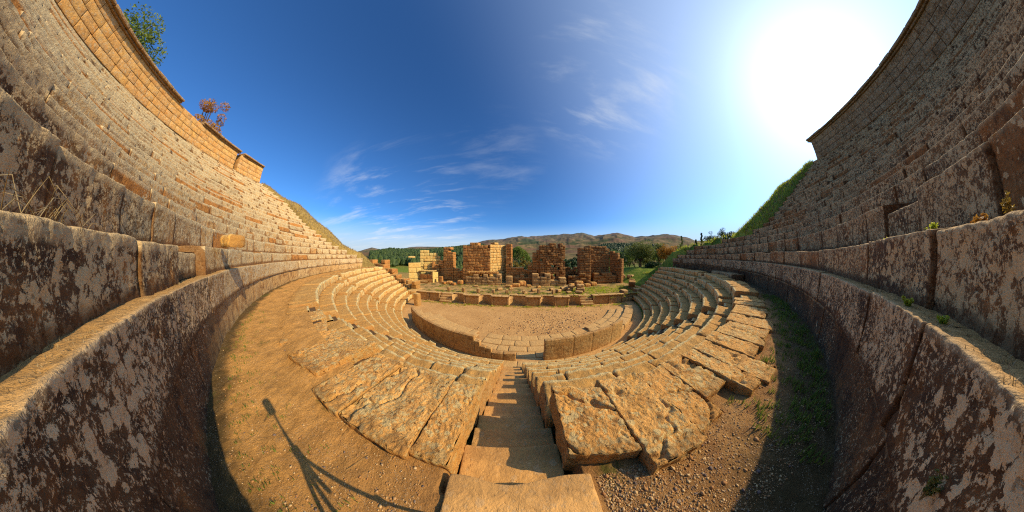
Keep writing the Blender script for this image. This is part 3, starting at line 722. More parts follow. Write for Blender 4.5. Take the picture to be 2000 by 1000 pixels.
mb.build_thing('metal_pipe', 'pipe', 'thin reddish pipe leaning diagonally across the dark side wall', 'pipe')

# right side loose blocks on the grass
for (x, y, z, w, d, h, lab) in ((19.9, 24.3, -4.1, .7, .6, .75, 'tall squared block standing on the grass right of the niche ruin'), (21.1, 24.2, -4.05, .7, .6, .65, 'shorter squared block on the grass under the olive tree'),
                               (22.6, 24.2, -3.9, 1.6, .7, .4, 'long flat stone slab on the grass above the right seats'), (24.6, 23.2, -3.55, 1.3, .8, .55, 'big rounded boulder at the top edge of the right seats'),
                               (20.5, 25.4, -4.1, .8, .5, .9, 'slim upright block behind the pair of squared blocks on the grass')):
    stonelump(x, y, z, w, d, h, lab, None, 'stage', world=True, name='fallen_block')
# fallen column in front of the yellow pier
mb = MB(); tube(mb, [S(-15.9, 22.6)+(-4.35,), S(-15, 22.4)+(-4.33,), S(-13.7, 22.2)+(-4.3,)], .24, 12, .4)
mb.build_thing('fallen_column', 'ruin_pale', 'fallen column shaft lying in front of the low altar-like block', 'column')
# loose stones by the walkway
stonelump(-5.9, .55, .155, .62, .4, .3, 'bright yellow broken block sitting on the second ledge of the left wall', None, 'block', world=True, ang=.25, cell=.03)

# ------------------------------------------------------------------ ground pieces
def lattice(name, mat, xs, ys, zf, keep=None, label=None):
    X, Y = np.meshgrid(xs, ys, indexing='ij'); v = np.stack([X.ravel(), Y.ravel(), zf(X.ravel(), Y.ravel())], 1)
    q = gridquads(len(xs)-1, len(ys)-1)
    if keep is not None:
        c = v[q].mean(1); q = q[keep(c[:, 0], c[:, 1])]
    mb = MB(); mb.add(v, q, 0.); return tag(mb.build(name, mat), label, 'ground', None, 'structure')
def walk_z(x, y):
    p = np.stack([x, y, 0*x], 1)
    r2 = np.hypot(x-DX, y-DY); ph = np.degrees(np.arctan2(x-DX, -(y-DY)))
    z = -1.61+.035*fbm(p*1.3, 4)+.012*fbm(p*9, 3)
    z = z+.075*sst(20.6, 20.2, r2)*sst(-7, -12, ph)*(1)      # soil spilling over the lip on the left
    z = z+.02*sst(25, 40, np.abs(ph))
    z = z-.05*sst(20.5, 20.25, r2)*sst(-6, -3, ph)
    return z
def ringsheet(name, mat, cx, cy, rs, phs, zf, label):
    Rg, Pg = np.meshgrid(rs, np.radians(phs), indexing='ij'); x = (cx+Rg*np.sin(Pg)).ravel(); y = (cy-Rg*np.cos(Pg)).ravel()
    mb = MB(); mb.add(np.stack([x, y, zf(x, y)], 1), gridquads(len(rs)-1, len(phs)-1), 0.)
    return tag(mb.build(name, mat), label, 'ground', None, 'structure')
phs = np.concatenate([np.linspace(-78, -16, 150), np.linspace(-15.9, 16, 420), np.linspace(16.1, 75, 150)])
def walkpos():
    # radial samples run from the lip of the seats to the podium wall
    mb = MB(); nr_ = 60; P = np.radians(phs); T = np.linspace(0, 1, nr_)
    # outer boundary on the podium circle, inner boundary on the seat circle
    ox, oy = CX+22.45*np.sin(P), CY-22.45*np.cos(P)
    ps = np.arctan2(ox-DX, -(oy-DY)); inn = np.where(np.degrees(ps) < -8, 19.75, 20.0)
    ix, iy = DX+inn*np.sin(ps), DY-inn*np.cos(ps)
    x = (ix[None]*(1-T[:, None])+ox[None]*T[:, None]).ravel(); y = (iy[None]*(1-T[:, None])+oy[None]*T[:, None]).ravel()
    mb.add(np.stack([x, y, walk_z(x, y)], 1), gridquads(nr_-1, len(phs)-1), 0.); return mb
# keep the sheet out of the stairwell: it dips under the steps there
_wz = walk_z
def walk_z(x, y):
    z = _wz(x, y); dip = sst(.52, .46, np.abs(x-.01))*sst(.38, .46, y)
    return z-dip*1.0
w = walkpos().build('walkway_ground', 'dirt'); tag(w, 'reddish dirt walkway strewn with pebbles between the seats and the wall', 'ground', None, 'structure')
p2 = lambda x, y: np.stack([x, y, 0*x], 1)
ringsheet('orchestra_floor', 'orch', DX, DY, np.linspace(0.01, 14.7, 60), np.linspace(-95, 95, 140), lambda x, y: -5.5+.02*fbm(p2(x, y)*.8, 3), 'flat dirt orchestra floor scattered with small stones')
lattice('stage_floor', 'stagefloor', np.linspace(-19, 19, 110), np.linspace(15.3, 30, 60), lambda x, y: -4.52+.05*fbm(p2(x, y)*.5, 4), lambda x, y: (y > 17.02+SL*x), 'earth stage floor with patches of grass behind the stage front')

# ------------------------------------------------------------------ the land: one sheet to the horizon
FAR = ([-70, -52.7, -48.5, -43.2, -36.5, -28.7, -24.2, -15, -11.3, -8.9, -2.8, 2.3, 9.1, 16.8, 25.8, 29.9, 38.1, 43.2, 47.9, 53.3, 57.9, 61, 75], [.9, 1.1, 2.2, 1.2, 2.4, 2.75, 2.6, 3.6, 4.7, 5.4, 5.7, 6.8, 6.5, 7.1, 7.2, 6.4, 6.75, 5.3, 5.5, 5.85, 4.7, 3.7, 2.5])
FOR = ([-70, -54, -48, -43, -36, -30, -24, -19, -13, -9, -5, -1, 8, 20, 28, 33, 38, 45, 60, 75], [.3, .3, .9, 1.7, 1.75, 1.8, 2.6, 3.2, 3.8, 3.2, 1.6, .6, .4, .8, 1.6, 3.2, 3.3, 2.8, 1.5, 1])
def seatz(R): return np.interp(R, [22.6, 36.4, 40], [.2, 9.15, 9.3])
def land_z(x, y):
    R = np.hypot(x-CX, y-CY); ph = np.degrees(np.arctan2(x-CX, -(y-CY)))
    r = np.hypot(x, y)+1e-6; az = np.degrees(np.arctan2(x, y))
    base = -4.95-.07*np.clip(y-30, 0, 60)
    base = base+2.4*sst(17, 27, x)*sst(13, 18, y)*sst(52, 36, y)       # grassy rise on the right
    base = base+.6*sst(-22, -30, x)*sst(13, 24, y)*sst(60, 40, y)
    p = np.stack([x, y, 0*x], 1)
    fz = np.tan(np.radians(np.interp(az, *FOR))); rz = np.tan(np.radians(np.interp(az, *FAR)))
    kn = np.array([60, 130, 260, 430, 620, 900, 2600, 4200, 9000.])
    Z = np.stack([base, base*0-11, base*0-9, 430*fz*.62-3, 620*fz, 900*fz*.55+900*rz*.2, 2600*rz, 4200*rz*.6, base*0], 1)
    lr = np.clip(np.log(r), np.log(kn[0]), np.log(kn[-1])); idx = np.clip(np.searchsorted(np.log(kn), lr)-1, 0, len(kn)-2)
    t = (lr-np.log(kn)[idx])/(np.log(kn)[idx+1]-np.log(kn)[idx]); t = t*t*(3-2*t)
    ii = np.arange(len(x)); far = Z[ii, idx]*(1-t)+Z[ii, idx+1]*t
    amp = np.clip((r-150)*.012, 0, 22)
    lp = np.stack([az*.09, np.log(r)*4, 0*x], 1)
    rid = 1-np.abs(fbm(np.stack([x, y, 0*x], 1)/420, 4))*2.2
    gul = 1-np.abs(fbm(np.stack([az*.12+r/3600, np.log(r)*1.8, 0*x], 1), 4))*2.4
    far = far+amp*(fbm(lp*1.7, 4)*.7+(rid-.6)*.9)*sst(150, 700, r)*(1-.8*sst(1500, 2500, r)*sst(3300, 2600, r))+13*(gul-.75)*sst(800, 1500, r)*sst(2750, 2350, r)*sst(-14, -6, az)
    front = np.where(r < 60, base, far)
    front = base*(1-sst(45, 75, r))+far*sst(45, 75, r)
    hill = 9.2+.004*(r-40)
    g = np.where(np.abs(az) > 80, 1., 0.)
    back = sst(72, 98, np.abs(az))
    out = front*(1-back)+hill*back
    # cavea footprint
    zs = seatz(R)
    kk = (R-22.55)/.71
    e = np.where(ph < 0, -np.interp(kk, *KL), np.interp(kk, *KR))
    s = (np.abs(ph)-e)*np.radians(1)*R                      # arc distance beyond the row ends
    bank = zs+.25+1.25*sst(0, 2.4, s)*sst(23.5, 27, R)*sst(35, 31.5, R)*.8-.66*np.clip(s-1.2, 0, 99)+.25*fbm(p*.5, 4)+.10*fbm(p*2.2, 3)
    inside = zs-1.3
    low = np.interp(R, [0, 14, 20.2, 20.6, 22.4], [-6.2, -6.2, -2.8, -2.3, -2.2])
    zin = np.where(R < 22.6, low, inside)
    over = sst(.0, .35, s)
    zb = np.where(R > 22.5, np.maximum(bank, out), out)
    zz = zin*(1-over)+zb*over
    # radial rim: plateau behind the parapet falls to outer land only at the open ends
    plat = 9.3+.2*fbm(p*.15, 3)-.62*np.clip(s, 0, 99)
    rim = np.maximum(plat-.12*np.clip(R-44, 0, 200)*(np.abs(ph) > 60), out)
    res = np.where(R > 36.9, np.where(over > 0, rim, plat), zz)
    # keep the theatre's inner floor, orchestra and stage clear
    inner = (R < 22.5)
    flo = np.where((y > 17.2) & (np.abs(x) < 19) & (y < 29), np.minimum(out, -5.0), np.where(y > 18, out, -6.3))
    e0 = np.where(ph < 0, 76., 74.)
    res = np.where(inner, np.where(np.abs(ph) < e0, low, np.where(y > 16.5, flo, -6.3)), res)
    return res
Rg = np.concatenate([np.linspace(.5, 22, 30), np.linspace(22.3, 46, 80), np.geomspace(46.8, 420, 90), np.geomspace(430, 12000, 170)])
Pg = np.radians(np.concatenate([np.linspace(-180, -130, 320)[:-1], np.linspace(-130, -62, 300)[:-1], np.linspace(-62, 45, 60)[:-1], np.linspace(45, 130, 380)[:-1], np.linspace(130, 180, 320)]))
RR, PP = np.meshgrid(Rg, Pg, indexing='ij'); x = (CX+RR*np.sin(PP)).ravel(); y = (CY-RR*np.cos(PP)).ravel()
zz = land_z(x, y)
r_ = np.hypot(x, y); az_ = np.degrees(np.arctan2(x, y))
nzz = fbm(np.stack([x, y, 0*x], 1)/130, 4)
wood = sst(300, 360, r_)*sst(820, 700, r_)*np.where(np.interp(az_, *FOR) > 1.4, 1, 0)*sst(-.35, -.1, nzz)
wood = np.maximum(wood, .8*sst(.18, .3, fbm(np.stack([x, y, 0*x], 1)/260, 4))*sst(900, 1100, r_))
dry = sst(2, -4, x)*sst(90, 60, r_)
mb = MB(); mb.add(np.stack([x, y, zz], 1), gridquads(len(Rg)-1, len(Pg)-1), 0.)
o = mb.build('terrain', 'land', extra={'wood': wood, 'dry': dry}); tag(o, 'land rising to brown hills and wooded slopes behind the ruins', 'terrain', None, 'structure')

# ------------------------------------------------------------------ trees
def leaves(mb, centers, radii, n, size, seed=0):
    """many small leaf quads inside irregular clumps; light and dark by clump and height"""
    c = np.array(centers); rad = np.array(radii)
    w = rad**2/np.sum(rad**2); idx = nr.choice(len(c), n, p=w)
    d = nr.normal(size=(n, 3)); d /= np.linalg.norm(d, axis=1)[:, None]
    rr = nr.uniform(.45, 1.0, n)**.6
    p = c[idx]+d*(rad[idx]*rr)[:, None]*np.array([1, 1, .8])
    u = nr.normal(size=(n, 3)); u /= np.linalg.norm(u, axis=1)[:, None]
    v = np.cross(u, nr.normal(size=(n, 3))); v /= np.linalg.norm(v, axis=1)[:, None]
    s = size*nr.uniform(.5, 1.3, n)[:, None]
    P = np.stack([p-u*s, p-v*s*.45, p+u*s, p+v*s*.45], 1).reshape(-1, 3)
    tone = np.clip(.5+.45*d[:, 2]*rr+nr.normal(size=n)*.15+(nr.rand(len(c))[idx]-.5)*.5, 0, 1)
    mb.add(P, np.arange(n*4).reshape(n, 4), np.repeat(tone, 4))
def tree(name, label, x, y, z, H, W, leaf, n=2500, size=.12, kind='round', group=None, trunkh=.35, clumps=26, mixleaf=None):
    t = thing(name, (x, y, z), label, 'tree', group)
    mb = MB(); th = H*trunkh
    tube(mb, [(x, y, z-.4), (x+.03*H*.3, y, z+th*.5), (x+rng.gauss(0, .03)*H, y, z+th)], [H*.032, H*.026, H*.02])
    cs = []; rs = []
    for i in range(clumps):
        if kind == 'round':
            a = rng.uniform(0, 2*pi); e = rng.uniform(-.35, 1); q = rng.uniform(.35, 1)
            cxx = x+W/2*.72*q*cos(a)*sqrt(max(.1, 1-e*e*.8)); cyy = y+W/2*.72*q*sin(a)*sqrt(max(.1, 1-e*e*.8)); cz = z+th+(H-th)*(.36+.5*e*q)
            rad = W*rng.uniform(.10, .19)
        else:
            f = i/(clumps-1); a = rng.uniform(0, 2*pi); wd = W/2*(1-f)**.8*rng.uniform(.3, .85)
            cxx, cyy, cz = x+wd*cos(a), y+wd*sin(a), z+th*.6+(H-th*.6)*f*.95; rad = max(.12*W*(1.2-f), .08*W)
        cs.append((cxx, cyy, cz)); rs.append(rad)
        if i % 3 == 0:
            tube(mb, [(x, y, z+th*rng.uniform(.6, 1)), ((x+cxx)/2, (y+cyy)/2, (z+th+cz)/2-.05*H), (cxx, cyy, cz)], [H*.014, H*.009, H*.004], 5)
    mb.build('trunk', 'bark', t)
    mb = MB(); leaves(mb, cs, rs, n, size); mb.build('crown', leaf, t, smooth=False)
    return t
def polar(az, d): return (d*sin(radians(az)), d*cos(radians(az)))
def gz(x, y): return float(land_z(np.array([x]), np.array([y]))[0])
def ptree(name, label, az, d, topel, W, leaf, **k):
    x, y = polar(az, d); z = gz(x, y); top = d*tan(radians(topel)); return tree(name, label, x, y, z, max(1.5, top-z), W, leaf, **k)
ptree('leafy_tree', 'bushy yellow green tree rising behind the top left parapet', -113.6, 27.0, 32.5, 8.0, 'leaf_green', n=9000, size=.12, trunkh=.04, clumps=50)
ptree('autumn_tree', 'small rust coloured tree behind the top left parapet', -94.4, 34, 29.3, 4.4, 'leaf_red', n=3600, size=.11, trunkh=.25, clumps=20)
ptree('olive_tree', 'large spreading olive green tree at the right of the niche ruin', 44.8, 42, 4.9, 8.2, 'leaf_olive', n=9000, size=.14, trunkh=.26, clumps=46)
ptree('autumn_tree', 'orange brown bushy tree between the olive tree and the right seats', 53.3, 45, 4.6, 6.0, 'leaf_red', n=4500, size=.14, trunkh=.15, clumps=30)
ptree('leafy_tree', 'yellow green tree standing behind the orange tree', 50.6, 52, 5.2, 6.0, 'leaf_olive', n=4500, size=.15, trunkh=.2, clumps=26)
ptree('cypress_tree', 'slim pointed tree standing right of the orange tree', 57.2, 50, 5.9, 2.6, 'leaf_olive', n=2200, size=.12, kind='cone', trunkh=.2)
for (az, d, el, W, kd, lab) in ((61.2, 58, 3.2, 2.6, 'cone', 'first small pine left of the pines on the skyline above the right seats'), (62.8, 58, 5.0, 2.4, 'cone', 'narrow dark pine on the skyline above the right seats'), (64.7, 60, 6.6, 3.6, 'round', 'loose greyish tree on the skyline between two dark pines'),
                         (66.3, 58, 5.6, 2.8, 'round', 'short dark tree in the middle of the skyline group above the right seats'), (68.2, 58, 7.7, 4.0, 'round', 'tallest bushy tree on the skyline above the right seats'), (70.4, 58, 6.9, 2.4, 'round', 'last small tree before the grassy bank on the right skyline')):
    ptree('skyline_tree', lab, az, d, el+1.5, W*1.15, 'leaf_wood', n=6000, size=.13, kind=kd, trunkh=.04, clumps=70)
for (az, d, el, W, lab) in ((37.0, 70, 3.0, 7, 'broad dark tree farthest left in the grove behind the niche ruin'), (40.2, 72, 3.5, 7, 'dark round tree second in the grove behind the niche ruin'), (45.5, 74, 3.8, 7, 'tall dark tree rising behind the crown of the olive tree'), (51.0, 70, 3.0, 7, 'dark tree behind the yellow green tree'), (55.8, 70, 3.2, 6, 'dark tree behind the slim pointed tree')):
    ptree('grove_tree', lab, az, d, el+1.1, W*1.15, 'leaf_green', n=3400, size=.2, trunkh=.05, clumps=24)
for (az, d, el, W, lf, lab) in ((43.0, 54, 3.0, 6, 'leaf_dark', 'tall dark green bush directly behind the olive tree'), (38.2, 60, 3.2, 6, 'leaf_green', 'rounded green tree just right of the top of the niche ruin'), (48.8, 56, 3.4, 6, 'leaf_green', 'green tree between the olive tree and the yellow green tree'),
                             (39.0, 46, 1.6, 5, 'leaf_dark', 'dark bush filling the gap behind the niche ruin'), (41.5, 50, 2.6, 5, 'leaf_green', 'green bush behind the left side of the olive tree'), (48.5, 40, -1.8, 4, 'leaf_dark', 'low dark shrub beneath the olive tree'), (58.6, 48, 2.0, 3.5, 'leaf_green', 'small green bush at the corner of the right seats'),
                             (55.5, 44, .5, 3.5, 'leaf_red', 'low rusty bush at the foot of the orange tree'), (46.8, 46, 1.0, 4.5, 'leaf_olive', 'broad grey green shrub behind the olive tree trunk')):
    ptree('bush', lab, az, d, el, W, lf, n=2200, size=.14, trunkh=.08, clumps=18)
for (az, d, el, W, lf, lab) in ((3.9, 75, .9, 4, 'leaf_gold', 'golden poplar seen between the widest and middle ruins'), (6.2, 82, -.8, 6, 'leaf_gold', 'low golden bushes right of the golden poplar'), (1.5, 85, -1.0, 5, 'leaf_gold', 'low yellow bush left of the golden poplar'),
                             (20.3, 70, -.2, 4, 'leaf_dark', 'dark tree seen between the middle and right ruins'), (22.6, 72, .6, 4, 'leaf_dark', 'taller dark tree beside the right ruin'), (24.2, 76, 1.5, 3.4, 'leaf_dark', 'dark pine just left of the right ruin')):
    ptree('valley_tree', lab, az, d, el, W, lf, n=1400, size=.25, trunkh=.15, clumps=14)

# far woods: one mass of small crowns
def wood_mass(name, label, n, azr, rr, cond, size, colr):
    mb = MB(); 
    az = nr.uniform(azr[0], azr[1], n*3); r = nr.uniform(rr[0], rr[1], n*3)
    x, y = r*np.sin(np.radians(az)), r*np.cos(np.radians(az)); k = cond(x, y, az, r); x, y, az, r = [q[k][:n] for q in (x, y, az, r)]
    z = land_z(x, y)
    # a low lumpy crown: pentagonal double cone
    m = 7; th = np.arange(m)*2*pi/m
    for i in range(len(x)):
        s = size*rng.uniform(.6, 1.35); h = s*rng.uniform(1.0, 1.8)
        j = nr.uniform(.7, 1.25, (2, m))
        a = np.stack([x[i]+s*.55*j[0]*np.cos(th), y[i]+s*.55*j[0]*np.sin(th), z[i]+h*.3*np.ones(m)], 1)
        b = np.stack([x[i]+s*.4*j[1]*np.cos(th+.4), y[i]+s*.4*j[1]*np.sin(th+.4), z[i]+h*.75*np.ones(m)], 1)
        v = np.concatenate([a, b, [[x[i], y[i], z[i]-.2*h], [x[i], y[i], z[i]+h]]])
        f = [[q, (q+1) % m, m+(q+1) % m, m+q] for q in range(m)]
        tr = [[(q+1) % m, q, 2*m] for q in range(m)]+[[m+q, m+(q+1) % m, 2*m+1] for q in range(m)]
        tone = rng.random(); mb.add(v, f, tone)
        mb.f.append(np.array(tr)+mb.n-len(v))
    tag(mb.build(name, colr, smooth=False), label, 'woodland', None, 'stuff')
wood_mass('forest', 'dark green forest covering the slopes behind the left ruins', 15000, (-57, -5), (170, 820), lambda x, y, az, r: (np.interp(az, *FOR) > .8) & ((r > 330) | (fbm(np.stack([x, y, 0*x], 1)/60, 3) > .05)) & (fbm(np.stack([x, y, 0*x], 1)/130, 4) > -.35), 4.6, 'leaf_wood')
wood_mass('forest', 'green wooded slope behind the right ruin and the olive tree', 5200, (27, 52), (300, 720), lambda x, y, az, r: (r > 250), 5.2, 'leaf_wood')
wood_mass('scrub', 'scattered dark scrub and low trees on the valley floor behind the ruins', 1500, (-30, 32), (85, 300), lambda x, y, az, r: fbm(np.stack([x, y, 0*x], 1)/38, 3) > .02, 2.2, 'leaf_wood')
# rounded wooded knoll seen between the ruins
kx, ky = polar(2.6, 240)
mb = MB(); 
for i in range(420):
    a = rng.uniform(0, 2*pi); q = sqrt(rng.random()); xx, yy = kx+17*q*cos(a), ky+15*q*sin(a); s = rng.uniform(2.2, 4)
    zc = -9+22.5*(1-q*q)**.6*(1.0 if cos(a) < .3 else .85)
    leaves(mb, [(xx, yy, zc)], [s], 22, 1.0)
tag(mb.build('wooded_knoll', 'leaf_green', smooth=False), 'rounded green thicket on the brown slope between the ruins', 'woodland', None, 'stuff')

# ------------------------------------------------------------------ pebbles, grass, weeds
ico_v = []; ph_ = (1+5**.5)/2
for a in (-1, 1):
    for b in (-ph_, ph_): ico_v += [(0, a, b), (a, b, 0), (b, 0, a)]
ico_v = np.array(ico_v)/np.linalg.norm(ico_v[0])
import itertools
ed = min(np.linalg.norm(ico_v[0]-ico_v[i]) for i in range(1, 12))
ico_f = [t for t in itertools.combinations(range(12), 3) if all(abs(np.linalg.norm(ico_v[t[i]]-ico_v[t[j]])-ed) < .01 for i, j in ((0, 1), (1, 2), (0, 2)))]
ico_f = np.array([t if np.dot(np.cross(ico_v[t[1]]-ico_v[t[0]], ico_v[t[2]]-ico_v[t[0]]), ico_v[t[0]]) > 0 else (t[0], t[2], t[1]) for t in ico_f])
def pebbles(name, mat, label, x, y, z, s, cat='gravel'):
    n = len(x); v = ico_v[None]*nr.uniform(.6, 1.3, (n, 12, 1)); v = v*nr.uniform(.6, 1.3, (n, 1, 3))*np.array([1, 1, .6])
    a = nr.uniform(0, 6.28, n); c, s_ = np.cos(a)[:, None], np.sin(a)[:, None]
    V = np.stack([v[:, :, 0]*c-v[:, :, 1]*s_, v[:, :, 0]*s_+v[:, :, 1]*c, v[:, :, 2]], 2)*s[:, None, None]+np.stack([x, y, z], 1)[:, None]
    F = (ico_f[None]+np.arange(n)[:, None, None]*12).reshape(-1, 3)
    mb = MB(); mb.add(V.reshape(-1, 3), F, np.repeat(nr.rand(n), 12)); return tag(mb.build(name, mat, smooth=True), label, cat, None, 'stuff')
def peb_mat():
    n = N('pebble_stone'); v = n.attr('var'); col = n.mix(n.step(v, 0, 1), (.40, .19, .065), (.70, .48, .22))
    col = n.mix(n.step(v, .8, .95), col, (.20, .14, .11)); return n.done(col, .9, n.bump(n.noise(60, 4), .5, .01))
M['peb'] = peb_mat()
n = 75000
az = nr.uniform(-100, 100, n); d = .45+nr.exponential(1.9, n)
x, y = d*np.sin(np.radians(az)), d*np.cos(np.radians(az))
r2 = np.hypot(x-DX, y-DY); r1 = np.hypot(x-CX, y-CY)
k = (r2 > 20.32) & (r1 < 22.38) & (d < 14) & ~((np.abs(x) < .62) & (y < .6)); k &= (x > 0) | (nr.rand(n) < .16)
x, y = x[k], y[k]; s = np.clip(nr.lognormal(-5.4, .5, len(x)), .0022, .022)
pebbles('gravel', 'peb', 'loose pebbles and gravel scattered over the dirt walkway', x, y, walk_z(x, y)+s*.2, s)
n = 2600
x = nr.normal(3.5, 3.0, n); y = nr.normal(11.6, 1.9, n); r2 = np.hypot(x-DX, y-DY); k = (r2 < 10.9) & (y < 16); x, y = x[k], y[k]
s = np.clip(nr.lognormal(-3.5, .45, len(x)), .012, .08)
pebbles('gravel', 'peb', 'small stones scattered over the right half of the orchestra floor', x, y, np.full(len(x), -5.49), s)

def blades(mb, x, y, z, h, n, spread, wd=.006, lean=.5):
    for i in range(n):
        a = rng.uniform(0, 2*pi); q = rng.uniform(0, spread); bx, by = x+q*cos(a), y+q*sin(a); hh = h*rng.uniform(.5, 1.2)
        la = rng.uniform(0, 2*pi); lx, ly = cos(la)*hh*lean*rng.random(), sin(la)*hh*lean*rng.random()
        wx, wy = -sin(la)*wd, cos(la)*wd
        mb.add([(bx-wx, by-wy, z), (bx+wx, by+wy, z), (bx+lx*.4+wx*.7, by+ly*.4+wy*.7, z+hh*.6), (bx+lx*.4-wx*.7, by+ly*.4-wy*.7, z+hh*.6), (bx+lx, by+ly, z+hh)], [[0, 1, 2, 3]], rng.random())
        mb.f.append(np.array([[3, 2, 4]])+mb.n-5)
mb = MB()
for i in range(420):
    # shaded strip at the foot of the right wall
    ph = radians(rng.uniform(4, 26)); R = 22.3-abs(rng.gauss(0, .45)); x, y = CX+R*sin(ph), CY-R*cos(ph)
    blades(mb, x, y, float(walk_z(np.array([x]), np.array([y]))[0])-.01, .09, 12, .08)
for i in range(160):
    ph = radians(rng.uniform(-22, -3)); R = 22.15-abs(rng.gauss(0, .28)); x, y = CX+R*sin(ph), CY-R*cos(ph)
    blades(mb, x, y, float(walk_z(np.array([x]), np.array([y]))[0])-.01, .05, 7, .06, .004)
tag(mb.build('grass_tufts', 'leaf_green', smooth=False), 'thin green grass growing along the foot of the walkway wall', 'grass', None, 'stuff')
mb = MB()
for i in range(700):
    x = rng.uniform(-11, 13); v = rng.choice([16.12, 16.15, 16.0, 17.5, 18.2, 20.5, 22.3])+rng.gauss(0, .12 if rng.random() < .6 else .5); p = S(x, v)
    if v < 16.9 and p[1] > 16.25+SL*x: continue
    blades(mb, p[0], p[1], -5.49 if p[1] < 16.9+SL*x else -4.5, .14, 6, .2, .02)
for i in range(900):
    x = rng.uniform(6, 18); p = S(x, rng.gauss(19.4, 1.2)); blades(mb, p[0], p[1], -4.52, .14, 6, .25, .02)
tag(mb.build('stage_grass', 'grass', smooth=False), 'short green grass on and along the stage', 'grass', None, 'stuff')
# shaggy grass on the two banks
def bankgrass(name, mat, label, cond, n, h, xr, yr):
    mb = MB(); x = nr.uniform(*xr, n); y = nr.uniform(*yr, n)
    k = cond(x, y); x, y = x[k], y[k]; z = land_z(x, y)-.03; m = len(x)
    a = nr.uniform(0, 6.28, m); hh = h*nr.uniform(.5, 1.3, m); l = nr.uniform(.2, .7, m)*hh; b = nr.uniform(0, 6.28, m); w = .035
    P = np.stack([np.stack([x-w*np.sin(a), y+w*np.cos(a), z], 1), np.stack([x+w*np.sin(a), y-w*np.cos(a), z], 1), np.stack([x+l*np.cos(b), y+l*np.sin(b), z+hh], 1)], 1).reshape(-1, 3)
    mb.add(P, np.arange(m*3).reshape(m, 3), np.repeat(nr.rand(m), 3)); tag(mb.build(name, mat, smooth=False), label, 'grass', None, 'stuff')
def beyond(side):
    def f(x, y):
        R = np.hypot(x-CX, y-CY); ph = np.degrees(np.arctan2(x-CX, -(y-CY))); kk = (R-22.55)/.71
        e = -np.interp(kk, *KL) if side < 0 else np.interp(kk, *KR); s = (np.abs(ph)-e)*np.radians(1)*R
        return (R > 23) & (R < 44) & (s > .05) & (s < 9) & (ph*side > 0)
    return f
bankgrass('bank_grass', 'straw', 'dry golden grass on the bank beyond the ends of the left rows', beyond(-1), 60000, .22, (-44, -15), (2, 26))
bankgrass('bank_straw', 'straw', 'dry stalks mixed into the green bank beyond the right rows', beyond(1), 40000, .3, (15, 44), (-4, 26))
bankgrass('bank_grass', 'grass', 'bright green grass on the bank beyond the ends of the right rows', beyond(1), 80000, .34, (15, 44), (-4, 26))

# plants on the ledges
def weed(x, y, z, h, w, mat, label, name='weed', n=60, leaf=.012, lean=(0, 0)):
    h *= .62; w *= .7; t = thing(name, (x, y, z), label, 'plant'); mb = MB(); cs = []
    for i in range(9):
        a = rng.uniform(0, 2*pi); q = w*rng.uniform(.3, 1); top = (x+q*cos(a)+lean[0], y+q*sin(a)+lean[1], z+h*rng.uniform(.5, 1))
        tube(mb, [(x, y, z-.02), ((x+top[0])/2, (y+top[1])/2, z+h*.45), top], [.0022, .0018, .001], 4)
        for j in range(4):
            f = .35+.65*j/3; cs.append((x+(top[0]-x)*f, y+(top[1]-y)*f, z+(top[2]-z)*f))
    mb.build('stem', 'straw' if mat != 'grass' else 'grass', t)
    mb = MB(); leaves(mb, cs, [w*.22]*len(cs), n*5, leaf); mb.build('foliage', mat, t, smooth=False)
def onring(az, R):
    a = radians(az); dx, dy = sin(a), cos(a); b = -(dx*CX+dy*CY); c = CX*CX+CY*CY-R*R; t = -b+sqrt(b*b-c); return dx*t, dy*t
for (az, R, z, h, w, mat, lab) in ((104.5, 22.43, -.33, .10, .06, 'grass', 'small bright green weed on the edge of the right wall ledge'), (109.4, 22.47, -.33, .06, .06, 'grass', 'low green sprig farther back on the right wall ledge'),
                             (112.8, 22.75, .15, .09, .09, 'leaf_red', 'tuft of orange dry leaves on top of the second course at the far right'), (107.6, 22.8, .15, .14, .09, 'grass', 'spindly green weed on the second course at the right'),
                             (116.3, 23.0, .16, .26, .08, 'leaf_gold', 'tall yellow weed growing in a joint at the far right edge'), (101.0, 22.75, .15, .08, .08, 'grass', 'small weed on the second course left of the spindly one')):
    x, y = onring(az, R); weed(x, y, z, h, w, mat, lab)
x, y = onring(116.9, 22.33); weed(x, y, -.72, .16, .045, 'leaf_olive', 'grey green plant with small leaves hanging in a crack of the near right wall', leaf=.008)
# dry brambles at the far left
t = thing('bramble', (*onring(-116, 22.8), .15), 'tangle of dry bare bramble stems on the second course at the far left', 'plant'); mb = MB()
for i in range(26):
    x0, y0 = onring(rng.uniform(-118.5, -108), 22.8); a = rng.uniform(0, 2*pi); L = rng.uniform(.15, .5)
    tube(mb, [(x0, y0, .14), (x0+L*.4*cos(a), y0+L*.4*sin(a)*.4, .15+L*rng.uniform(.2, .5)), (x0+L*cos(a), y0+L*sin(a)*.4, .15+L*rng.uniform(-.1, .5))], [.003, .0025, .001], 4, rng.random())
mb.build('stem', 'straw', t)
mb = MB()
for i in range(90):
    az = rng.choice([rng.uniform(-120, -95), rng.uniform(98, 120), rng.uniform(-95, -60)]); R = 22.40+abs(rng.gauss(0, .07)); x, y = onring(az, R)
    blades(mb, x, y, -.34, .035, 6, .05, .003, 1.)
tag(mb.build('ledge_grass', 'straw', smooth=False), 'thin dry grass growing on the wall ledge', 'grass', None, 'stuff')
